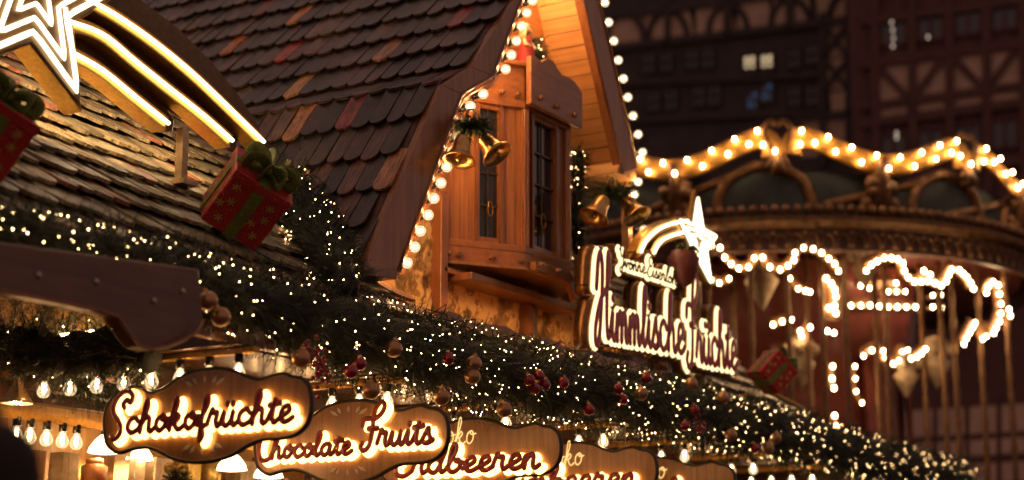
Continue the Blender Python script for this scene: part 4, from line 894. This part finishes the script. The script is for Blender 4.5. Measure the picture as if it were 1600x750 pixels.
# ------------------------------------------------------------------ comet signs
def star_pts(c, r1, r2, rot, x):
    return [V(x, c.y+math.sin(rot+i*math.pi/5)*(r1 if i % 2 == 0 else r2), c.z+math.cos(rot+i*math.pi/5)*(r1 if i % 2 == 0 else r2)) for i in range(10)]
def comet(label, x, cpx, Rs, arcs, plate, feet, rot=0):
    c = hx(*cpx, x); t = thing('comet_sign', label, 'sign', (x, c.y, c.z), 'lit comet signs on the canopy')
    m = MB(); m.prism(star_pts(c, Rs*1.12, Rs*.50, rot, x), (-.11 if Rs > .4 else -.02, 0, 0)); m.build('star_body', 'plate', t, .01)
    m = MB()
    P = star_pts(c, Rs*1.15, Rs*.52, rot, x-.01)
    for i in range(10): m.prism([P[i], P[(i+1) % 10], P[(i+1) % 10]+(c-P[(i+1) % 10])*.02, P[i]+(c-P[i])*.02], (-.12 if Rs > .4 else -.03, 0, 0))
    m.build('star_rim', 'brass', t)
    for f, w in ((.97, .0125*Rs/.5), (.66, .0105*Rs/.5), (.34, .009*Rs/.5)):
        m = MB(); P = star_pts(c, Rs*f, Rs*f*.41, rot, x+.012)
        P2 = []
        for i in range(10):
            for j in range(6): P2.append(P[i].lerp(P[(i+1) % 10], j/6+.02))
        m.tube(P2, w, (1, 0, 0), .010, 8, True); m.build('led_outline', 'led', t)
    if plate:
        mb = MB(); mb.tube([V(x-.14, p.y, p.z) for p in star_pts(c, Rs*.8, Rs*.36, rot, x)], .009, (1, 0, 0), None, 6, True); mb.build('added_rear_led', 'rearfill', t)  # added glow behind the star, there to light the shingles
        m = MB(); m.prism([hx(*q, x-.09) for q in plate], (-.02, 0, 0)); m.build('tail_plate', 'plate', t, .004)
    for arc in arcs:
        P = crom([hx(*q, x+.005) for q in arc], 6); m = MB(); m.tube(P, .011 if len(arc) > 3 else .0095, (1, 0, 0), .012, 8); m.build('led_strip', 'led', t)
        if plate:
            mb = MB(); mb.tube([V(x-.14, p.y+.0, p.z+.035) for p in P], .009, (1, 0, 0), None, 6); mb.build('added_rear_led', 'rearfill', t)  # same added glow behind each tail, raking over the shingles
        m = MB(); d0 = V(0, 0, -.032)                                           # brass channel wall under the strip
        for i in range(len(P)-1):
            a, b = P[i], P[i+1]; tt = (b-a).normalized(); s = V(1, 0, 0).cross(tt); s = s if s.z < 0 else -s
            a1, b1 = a+s*.030, b+s*.030; m.prism([V(x-.004, a1.y, a1.z), V(x-.004, b1.y, b1.z), V(x-.004, b1.y+s.y*.010, b1.z+s.z*.010), V(x-.004, a1.y+s.y*.010, a1.z+s.z*.010)], (-.10, 0, 0))
            a1, b1 = a-s*.03, b-s*.03; m.prism([V(x-.006, a1.y, a1.z), V(x-.006, b1.y, b1.z), V(x-.006, b1.y-s.y*.008, b1.z-s.z*.008), V(x-.006, a1.y-s.y*.008, a1.z-s.z*.008)], (-.08, 0, 0))
            m.prism([V(x-.012, *(a+s*.03).yz), V(x-.012, *(b+s*.03).yz), V(x-.012, *(b-s*.03).yz), V(x-.012, *(a-s*.03).yz)], (-.01, 0, 0))
        m.build('channel', 'brass', t)
    for (x0, y0, x1, y1) in feet:
        a = hx(x0, y0, x-.06); b = hx(x1, y1, x-.06); m = MB(); m.box(((x-.06), (a.y+b.y)/2, (a.z+b.z)/2), .05, .05, abs(a.z-b.z)); m.box((x-.06, (a.y+b.y)/2, b.z), .14, .12, .03); m.build('post', 'bronze', t, .004)
    return t
comet('large lit comet sign with a star and three tails on the near canopy roof', -6.10, (56, -18), .555,
      [[(102, 12), (104, 32), (109, 60), (115, 83)], [(104, 32), (160, 53), (213, 96), (267, 139), (320, 181), (364, 220)], [(95, -26), (141, 0), (187, 27), (240, 64), (299, 112), (355, 165), (413, 222)], [(113, 82), (160, 109), (213, 152), (264, 193)]],
      [(96, -35), (104, 40), (112, 95), (160, 128), (213, 168), (258, 206), (270, 205), (272, 188), (262, 172), (320, 207), (352, 233), (368, 232), (371, 218), (410, 240), (420, 232), (400, 190), (373, 148), (330, 95), (280, 45), (215, -5), (150, -50)],
      [(283, 200, 285, 288)], 0.03)
comet('distant lit comet sign with a star behind the large raised sign', -5.50, (1090, 378), .36,
      [[(1075, 345), (1052, 349), (1030, 358), (1010, 376), (1000, 398)], [(1072, 362), (1050, 368), (1032, 378), (1022, 395)]], None, [(1092, 440, 1092, 600)], .0)
# ------------------------------------------------------------------ wrapped gifts, oriented from their three visible edges
Rc = Matrix(((1, 0, 0), (0, math.cos(rad(90)+TH), -math.sin(rad(90)+TH)), (0, math.sin(rad(90)+TH), math.cos(rad(90)+TH))))
CW = Matrix.Rotation(AL, 3, 'Z') @ Rc          # camera axes -> world
def gift(label, cpx, D, e1, e2, e3, size, bowat=1):
    x = V(e1[0], e2[0], e3[0]).normalized(); y = V(-e1[1], -e2[1], -e3[1]); y = (y-x*y.dot(x)).normalized(); z = x.cross(y)
    ax = [CW @ V(x[i], y[i], z[i]) for i in range(3)]; ax = [a.normalized() for a in ax]
    c = at(*cpx, D); h = size/2; E1, E2, E3 = ax
    if E1.cross(E2).dot(E3) < 0: pass
    t = thing('gift_box', label, 'gift', c, 'wrapped gifts on the canopy')
    m = MB(); m.box(c, size, size, size*.93, E1, E2, E3); m.build('box', 'gift', t, .008)
    m = MB(); m.box(c+E1*h*.86, size*.16, size*1.04, size*.98, E1, E2, E3); m.build('lid', 'gift', t, .006)
    m = MB(); w = size*.2; m.box(c, size*1.035, w, size*.975, E1, E2, E3); m.box(c, size*1.04, size*1.05, w, E1, E2, E3)
    m.build('ribbon', 'giftrib', t, .003)
    m = MB()
    for k_ in range(4):
        an = k_*math.pi/4+.3; A_ = E2*math.cos(an)+E3*math.sin(an); bow(m, c+E1*h*1.18, A_, E1, A_.cross(E1), size*.42)
    m.build('bow', 'giftrib', t)
    m = MB()                                    # snowflakes on every face
    for (U_, V_, N_) in ((E1, E2, E3), (E1, E2, -E3), (E1, E3, E2), (E1, E3, -E2)):
        for (a, b) in ((-.6, -.62), (-.55, .6), (.05, -.58), (.1, .62), (.55, -.7), (.5, .55), (-.15, -.85), (-.2, .32)):
            q = c+U_*a*h+V_*b*h+N_*h*1.005
            for k_ in range(3):
                an = k_*math.pi/3+a; d = U_*math.cos(an)+V_*math.sin(an); m.bar(q-d*size*.07, q+d*size*.07, size*.02, .004, N_)
    m.build('snowflake_pattern', 'goldrib', t); return t
gift('red glitter gift with green bow tipped on the canopy beside the roof valley', (385, 312), 8.75, (60, -75), (78, 52), (-12, -42), .325)
gift('blurred red gift with green bow at the left edge under the comet sign', (-26, 206), 7.2, (38, -66), (48, 42), (-30, -20), .30)
gift('red gift standing on a corner at the far end beside the carousel', (1206, 582), 13.6, (38, -40), (36, 40), (-22, 8), .24)
m = MB(); a = at(1122, 632, 13.4); b = at(1180, 612, 13.4); m.tube([a, b], .012, (0, 0, 1), None, 6); tag(m.build('metal_rail', 'brass'), 'short brass rail left of the gift at the far end of the eave', 'rail'); m = MB(); a = at(1200, 610, 13.7); b = at(1258, 640, 13.9); m.tube([a, b], .014, (0, 0, 1), None, 6)
tag(m.build('metal_rail', 'brass'), 'thin brass rail sloping down to the right of the gift at the far end', 'rail')
# ------------------------------------------------------------------ bells
def bells(label, specs, sprig, scale):
    p0 = hx(*sprig, XG+.12); t = thing('bell_pair', label, 'bells', p0, 'pairs of golden bells on the bargeboards')
    for (px, py, ax, s) in specs:
        o = hx(px, py, XG+.14); a = (RT*ax[0]-UPc*ax[1]-FW*ax[2]).normalized(); m = MB(); s *= scale
        m.lathe(o, a, [(.001, 0), (.03*s, .003*s), (.052*s, .02*s), (.062*s, .06*s), (.07*s, .12*s), (.088*s, .165*s), (.118*s, .195*s), (.122*s, .21*s), (.116*s, .212*s), (.085*s, .17*s), (.064*s, .12*s), (.05*s, .04*s), (.001, .02*s)], 28)
        bl = m.build('bell', 'gold', t)
        m = MB(); m.ball(o+a*.19*s, .022*s, 10, 8); m.tube([o+a*.03*s, o+a*.19*s], .005*s, None, None, 6); m.build('clapper', 'gold', bl)
    m = MB()
    for i in range(110):
        d = RT*R.gauss(0, 1)-UPc*R.uniform(-.3, .9)-FW*R.uniform(0, .6); needles(m, p0+RT*R.uniform(-.05, .05)*scale+UPc*R.uniform(-.02, .02), d, R.uniform(.08, .18)*scale, 30, .034, .006)
    m.build('fir_sprig', 'needle2', t)
    m = MB(); m.tube([p0+RT*(-.01+.035*math.sin(a))*scale+UPc*(.03+.06*math.cos(a)+.03)*scale for a in np.linspace(0, 6.28, 18)], .010*scale, FW, .006, 6); m.build('ribbon_loop', 'goldrib', t)
    return t
bells('golden bell pair with fir sprig on the left bargeboard', [(724, 212, (-.15, 1, .25), 1.0), (752, 212, (.62, .85, .3), 1.0)], (738, 195), .84)
bells('dark golden bell pair with fir sprig under the right end of the gable', [(945, 308, (-.45, .9, .3), 1.0), (975, 308, (.5, .9, .3), 1.0)], (958, 298), .9)
# ------------------------------------------------------------------ CAROUSEL
CC = at(1200, 375, 22.3); CC = V(CC.x, CC.y, 0); RO = 3.3
cr = thing('carousel', 'big two-tiered lit carousel with gilded scrolls behind the stall', 'carousel', (CC.x, CC.y, 0))
def cp_(phi, r, z):    # phi 0 = towards the camera, positive to the right
    phi = phi-.105
    return CC+(-FW*math.cos(phi)+RT*math.sin(phi))*r+V(0, 0, z)
def hc(px, py, r, near=True):
    """where the photograph's ray meets the upright cylinder of radius r round the carousel's axis"""
    d = V(*ray(px, py)[:3]); o = V(0, 0, ZC); a = d.x**2+d.y**2; b = 2*(d.x*(o.x-CC.x)+d.y*(o.y-CC.y)); c = (o.x-CC.x)**2+(o.y-CC.y)**2-r*r
    D = b*b-4*a*c
    if D < 0: D = 0
    k_ = (-b-math.sqrt(D))/(2*a) if near else (-b+math.sqrt(D))/(2*a); return o+d*k_
ZR = hc(1200, 350, RO+.1).z; ZCR = hc(1218, 205, RO).z; ZF = hc(1200, 392, RO).z
def cylband(m, r, z0, z1, n=72, th=.05, f0=0, f1=2*math.pi):
    vs = []
    for i in range(n+1):
        p = f0+(f1-f0)*i/n
        for (rr, z) in ((r, z0), (r, z1), (r-th, z1), (r-th, z0)): vs.append(cp_(p, rr, z))
    m.quadset(vs, [(i*4+j, i*4+(j+1) % 4, (i+1)*4+(j+1) % 4, (i+1)*4+j) for i in range(n) for j in range(4)])
m = MB(); m.lathe(CC, (0, 0, 1), [(RO-.15, ZR-.02), (RO+.02, ZR-.02), (RO+.12, ZR+.02), (RO+.14, ZR+.06), (RO+.08, ZR+.1), (RO+.0, ZR+.12), (RO-.1, ZR+.12)], 96); m.build('cornice', 'carved', cr)
for i in range(110):
    if i == 0:
        mm = MB(); mm.ball(CC, .055, 8, 6); sc0 = mm.build('cornice_scallop', 'carved', cr); b_ = sc0
    elif i < 100: b_ = sc0.copy(); S.collection.objects.link(b_); b_.parent = cr
    else: break
    ph = -1.75+3.5*i/99; b_.location = cp_(ph, RO+.1, ZR+.16)-CC
m = MB(); cylband(m, RO, ZF, ZR-.02, 96, .06); m.build('frieze', 'carous', cr)
m = MB()
for i in range(-34, 35):
    f = i*.052; m.tube(crom([cp_(f-.02, RO+.03, ZF+.04), cp_(f-.017, RO+.04, ZF+.13), cp_(f, RO+.04, ZF+.18), cp_(f+.017, RO+.04, ZF+.13), cp_(f+.02, RO+.03, ZF+.04)], 3), .013, None, None, 5)
    m.ball(cp_(f+.026, RO+.05, ZF+.2), .03, 7, 5)
tag(m.build('frieze_arcade', 'carved', cr))
m = MB(); cylband(m, RO-.12, ZR+.05, ZCR-.45, 96, .05); m.build('rounding_board', 'panelblue', cr)
m = MB(); m.lathe(CC, (0, 0, 1), [(RO-.2, ZF+.1), (1.2, ZF+.35), (.1, ZF+.35)], 64); m.build('ceiling', 'redpaint', cr)
m = MB(); m.lathe(CC, (0, 0, 1), [(RO-.12, ZCR-.5), (1.5, ZCR-.2), (.2, ZCR+.05), (.01, ZCR+.1)], 48); m.build('tent_roof', 'redpaint', cr)
m = MB(); m.lathe(CC, (0, 0, 1), [(1.75, .4), (1.75, 1.2), (1.6, 1.3), (1.6, 4.4), (1.75, 4.6), (1.9, ZF+.2)], 16); m.build('centre_drum', 'redpaint', cr)
m = MB(); m.lathe(CC, (0, 0, 1), [(RO-.1, .0), (RO-.1, .35), (RO-.2, .4), (.1, .4)], 64); m.build('platform', 'carous', cr)
# painted arches and figures on the rounding boards
for ph, s in ((-.05, 1), (.65, .9), (1.15, .9), (-.7, 1)):
    m = MB(); m.tube(crom([cp_(ph-.17, RO-.1, ZR+.2), cp_(ph-.13, RO-.1, ZR+.55), cp_(ph, RO-.1, ZR+.72), cp_(ph+.13, RO-.1, ZR+.55), cp_(ph+.17, RO-.1, ZR+.2)], 6), .06, -FW, .03, 6); m.tube(crom([cp_(ph-.5, RO-.1, ZR+.25), cp_(ph-.3, RO-.1, ZR+.42), cp_(ph-.1, RO-.1, ZR+.62)], 6), .05, -FW, .03, 6); m.build('painted_arch', 'carved', cr)
# carved brackets between the boards
for ph in (-1.05, -.35, .35, .36+.35*2, 1.55):
    m = MB()
    for k_ in range(26):
        z = ZR+.12+R.uniform(0, .62); w = .10+.10*abs(math.sin(z*3)); m.ball(cp_(ph+R.uniform(-w, w)/RO, RO-.02+R.uniform(-.03, .05), z), R.uniform(.04, .09), 8, 6)
    m.tube([cp_(ph, RO, ZR+.1), cp_(ph, RO+.03, ZR+.6), cp_(ph, RO, ZR+.75)], [.12, .07, .12], None, None, 8); m.build('carved_bracket', 'carved', cr)
# gilded scroll crests with two staggered rows of bulbs
mm = MB(); mm.octa((0, 0, 0), .023); cb0 = mm.build('bulb', 'cbulb'); cbu = [False]
def cbulb(p, parent, s=1):
    if not cbu[0]: ob = cb0; cbu[0] = True
    else: ob = cb0.copy(); S.collection.objects.link(ob)
    ob.parent = parent; ob.location = p-CC; ob.scale = (s, s, s*1.1); return ob
cp_shape = [(.045, -.15), (.05, -.03), (.09, .04), (.15, .02), (.25, -.08), (.37, -.19), (.5, -.24), (.63, -.19), (.75, -.08), (.85, .02), (.91, .05), (.95, -.03), (.955, -.17)]
SEG = rad(40.5)
for si_ in (-2, -1, 0, 1, 2):
    f0 = si_*SEG+.012
    C = crom([(a, b, 0) for a, b in cp_shape], 6)
    m = MB(); P = [cp_(f0+q.x*SEG, RO+.03, ZCR-.13+q.y) for q in C]; 
    nrm = cp_(f0+.5*SEG, 1, 0)-CC; m.tube(P, .125, nrm, .04, 10); ob = m.build('scroll_crest', 'scroll', cr)
    tl = 0; acc = 0; nb = 0; idx = 0
    for i in range(1, len(P)):
        acc += (P[i]-P[i-1]).length
        if acc > .115:
            acc = 0; tt = (P[i]-P[i-1]).normalized(); s = nrm.cross(tt).normalized(); cbulb(P[i]+s*(.062 if idx % 2 else -.062)+nrm.normalized()*.085, ob); idx += 1
for k_ in (-2, -1, 0, 1, 2):
    f = k_*SEG+.0; m = MB(); nrm = (cp_(f, 1, 0)-CC)
    pts = [(-.10, -.35), (-.05, -.2), (-.12, -.05), (-.15, .08), (-.08, .17), (0, .14), (.08, .17), (.15, .08), (.12, -.05), (.05, -.2), (.10, -.35)]
    m.tube(crom([cp_(f+a/RO, RO+.05, ZCR-.07+b) for a, b in pts], 5), .035, nrm, .035, 8); m.tube([cp_(f, RO+.05, ZCR-.5), cp_(f, RO+.05, ZCR-.3)], [.1, .05], None, None, 8); m.build('crest_ornament', 'carved', cr)
# lit scalloped valances: bulb chains on real bands
def chain(pts, r, s=1.0, band=.062, name='scalloped_valance', mt='carved', near=True):
    P = [hc(x, y, r, near) for x, y in pts]; m = MB()
    if len(P) > 2:
        c = crom([p+(p-V(CC.x, CC.y, p.z)).normalized()*-.03+V(0, 0, .03) for p in P], 4); nn = (P[len(P)//2]-V(CC.x, CC.y, P[len(P)//2].z)).normalized(); m.tube(c, band, nn, .03, 8)
    else: m.ball(P[0]-FW*-.08, band*.6, 8, 6)
    ob = m.build(name, mt, cr)
    for p in P: cbulb(p+(p-V(CC.x, CC.y, p.z)).normalized()*.03, ob, s)
RV = RO-.03
chain([(1092, 378), (1102, 378), (1113, 385), (1126, 388), (1133, 403), (1143, 413), (1155, 420), (1170, 418), (1179, 404), (1192, 403), (1203, 418), (1219, 422), (1231, 416), (1240, 407), (1242, 396), (1255, 388), (1270, 390), (1283, 396), (1294, 405), (1303, 413), (1309, 424)], RV)
chain([(1352, 424), (1360, 415), (1369, 409), (1380, 404), (1391, 404), (1401, 406), (1409, 412), (1411, 424), (1417, 434), (1427, 441), (1437, 441), (1447, 440), (1458, 443), (1468, 447), (1476, 440), (1480, 430), (1484, 422), (1496, 423), (1502, 428), (1508, 434), (1514, 443), (1518, 452)], RV)
chain([(1441, 424), (1451, 430)], RV)
chain([(1538, 458), (1541, 448), (1548, 441), (1556, 446), (1558, 460), (1561, 475), (1560, 490), (1558, 503), (1553, 513), (1549, 521)], 3.05)
chain([(1573, 484), (1575, 494)], RV-.05)
chain([(1112, 438), (1125, 443), (1140, 436)], 2.6, .9); chain([(1234, 436), (1247, 452), (1258, 455), (1265, 457)], 2.6, .9)
chain([(1290, 436), (1298, 444), (1303, 453), (1305, 464), (1303, 478), (1305, 490), (1294, 482)], 2.7, 1.1, .12)
chain([(1292, 518), (1302, 521)], 2.6)
chain([(1208, 508), (1222, 503), (1236, 500)], 2.2, 1); chain([(1250, 518), (1252, 526), (1265, 512)], 2.2, 1)
chain([(1300, 573), (1299, 592), (1302, 607)], 2.6, 1.05, .05); chain([(1303, 650), (1305, 666), (1308, 682)], 2.6, 1.05, .05)
chain([(1334, 573), (1335, 592), (1336, 612), (1345, 630)], 2.3, .8, .04)
chain([(1343, 447), (1362, 445), (1379, 443), (1397, 443)], 1.9, .95, .06, 'light_ring'); chain([(1328, 478), (1343, 478), (1357, 478), (1371, 479), (1385, 480), (1399, 480), (1413, 480), (1427, 480)], 1.92, .95, .06, 'light_ring', near=True)
chain([(1454, 480), (1468, 481)], 2.2, .95, .05)
chain([(1356, 451), (1385, 456), (1398, 456), (1411, 456)], 1.9, .8, .05, 'light_ring'); chain([(1454, 462), (1467, 461)], 2.3, .8)
chain([(1347, 557), (1360, 548), (1370, 546), (1378, 549), (1381, 560), (1387, 567), (1393, 569), (1402, 564), (1407, 551), (1415, 548)], 2.0, .95)
chain([(1421, 561), (1430, 558), (1437, 553), (1443, 546)], 2.4, .95)
chain([(1503, 538), (1507, 529), (1512, 520), (1517, 512), (1520, 505)], 2.9, .95, .06)
chain([(1532, 530), (1538, 526), (1545, 512)], 3.0, .9); chain([(1098, 503), (1100, 514)], 2.4, .9)
# cream and red figures that hang between the valances
for (px, py, r, s) in ((1190, 430, 2.5, 1), (1350, 410, 2.4, .8), (1462, 560, 2.2, .9), (1415, 580, 2.0, .8), (1250, 560, 2.0, .9)):
    p = hc(px, py, r); m = MB(); m.lathe(p+V(0, 0, .25*s), (0, 0, -1), [(.001, -.05), (.16*s, .0), (.22*s, .12*s), (.14*s, .25*s), (.2*s, .32*s), (.1*s, .5*s), (.03*s, .62*s), (.001, .66*s)], 12)
    for a in range(6): m.ball(p+V(.2*s*math.cos(a), .2*s*math.sin(a), .1*s), .07*s, 8, 6)
    m.build('carved_pendant', 'cream', cr)
for ph in np.linspace(0, 2*math.pi, 10)[:-1]:
    m = MB(); a, b = cp_(ph, 1.77, 3.6), cp_(ph, 1.77, 5.3); t_ = RT*math.cos(ph)+FW*math.sin(ph)
    m.bar(cp_(ph+.1, 1.68, 1.4), cp_(ph+.1, 1.68, 5.2), .5, .05, (cp_(ph+.1, 1, 0)-CC)); m.build('drum_panel', 'redpaint', cr)
# turned brass poles
for (px, r) in ((1108, 2.9), (1146, 2.3), (1174, 2.7), (1232, 2.9), (1262, 2.2), (1286, 2.7), (1322, 3.0), (1368, 2.4), (1384, 2.9), (1440, 2.2), (1470, 2.5), (1489, 2.8), (1530, 2.9), (1573, 3.15)):
    p = hc(px, 500, r); m = MB(); n = 60; m.tube([V(p.x, p.y, .4+(ZF-.2)*i/n) for i in range(n+1)], [.034+.007*math.sin(i*1.9) for i in range(n+1)], None, None, 8); m.build('pole', 'pole', cr)
# carousel horses on some of the poles
for (px, r) in ((1232, 2.9), (1322, 3.0), (1489, 2.8)):
    p = hc(px, 500, r); ph = math.atan2((p-CC).dot(RT), -(p-CC).dot(FW)); T_ = RT*math.cos(ph)+FW*math.sin(ph); z = 1.5
    Q = lambda a, h, o=0: V(p.x, p.y, z)+T_*a+V(0, 0, h)+(p-CC).normalized()*o
    m = MB(); m.tube(crom([Q(-.55, 0), Q(-.3, .06), Q(0, 0), Q(.3, .05), Q(.5, .2), Q(.62, .45)], 4), [.1, .17, .2, .21, .21, .2, .19, .18, .18, .19, .2, .2, .19, .18, .16, .14, .12, .1, .09, .085, .08], None, None, 10)
    m.tube(crom([Q(.6, .5), Q(.75, .48), Q(.9, .36)], 4), [.09, .1, .1, .09, .08, .07, .06, .055, .05], None, None, 8)
    for a, o, k1, k2 in ((.32, .1, .25, .05), (.32, -.1, .1, .3), (-.4, .1, -.15, -.35), (-.4, -.1, -.3, -.15)): m.tube([Q(a, -.05, o), Q(a+k1, -.35, o), Q(a+k2, -.65, o)], [.08, .05, .035], None, None, 8)
    m.tube([Q(-.55, .05), Q(-.72, -.05), Q(-.75, -.4)], [.05, .07, .02], None, None, 6)
    tag(m.build('carousel_horse', 'cream', cr))
# ------------------------------------------------------------------ person in the foreground
hp = at(-22, 745, 3.7); t = thing('person', 'person in a dark knitted hat and coat, back turned, at the lower left corner', 'person', (hp.x, hp.y, 0))
hd = V(hp.x, hp.y, hp.z-.02)
m = MB(); fz = hd.z
bodyP = [(0, fz-1.60, .1), (0, fz-1.2, .17), (0, fz-.9, .19), (0, fz-.6, .17), (0, fz-.38, .2), (0, fz-.27, .17), (0, fz-.2, .08), (0, fz-.12, .06)]
prof = [(max(r_, .01), z) for _, z, r_ in bodyP]
m.lathe(V(hp.x, hp.y, 0), (0, 0, 1), [(.001, fz-.95)]+[(r_, z) for r_, z in prof if z > fz-.96]+[(.072, fz-.1), (.08, fz), (.07, fz+.06), (.001, fz+.09)], 20)
for s in (-1, 1):
    b0 = V(hp.x, hp.y, fz-.9); m.tube([b0+RT*s*.09, b0+RT*s*.1-V(0, 0, (fz-.9)*.5), V(hp.x, hp.y, .08)+RT*s*.11], [.1, .07, .05], None, None, 10)
    m.tube([V(hp.x, hp.y, .05)+RT*s*.11-FW*.04, V(hp.x, hp.y, .045)+RT*s*.12+FW*.2], [.05, .045], None, None, 8)
    sh = V(hp.x, hp.y, fz-.33)+RT*s*.18; m.tube([sh, sh+RT*s*.05-V(0, 0, .28), sh+RT*s*.04-V(0, 0, .5)+FW*.08], [.065, .05, .04], None, None, 10)
    hn = sh+RT*s*.04-V(0, 0, .53)+FW*.09; m.ball(hn, .04, 10, 8)
    for k_ in range(4): m.tube([hn+FW*(k_-1.5)*.02-V(0, 0, .02), hn+FW*((k_-1.5)*.022)-V(0, 0, .07), hn+FW*((k_-1.5)*.02)-RT*s*.015-V(0, 0, .1)], [.011, .01, .007], None, None, 6)
    m.tube([hn+FW*.03, hn+FW*.06-V(0, 0, .04)], [.012, .009], None, None, 6)
m.build('body', 'coat', t)
m = MB(); m.lathe(hd, (0, 0, 1), [(.108, -.05), (.116, -.03), (.116, .03), (.105, .07), (.08, .11), (.04, .135), (.001, .14)], 24); m.ball(hd+V(0, 0, .15), .03, 10, 8); m.build('knitted_hat', 'wool', t)
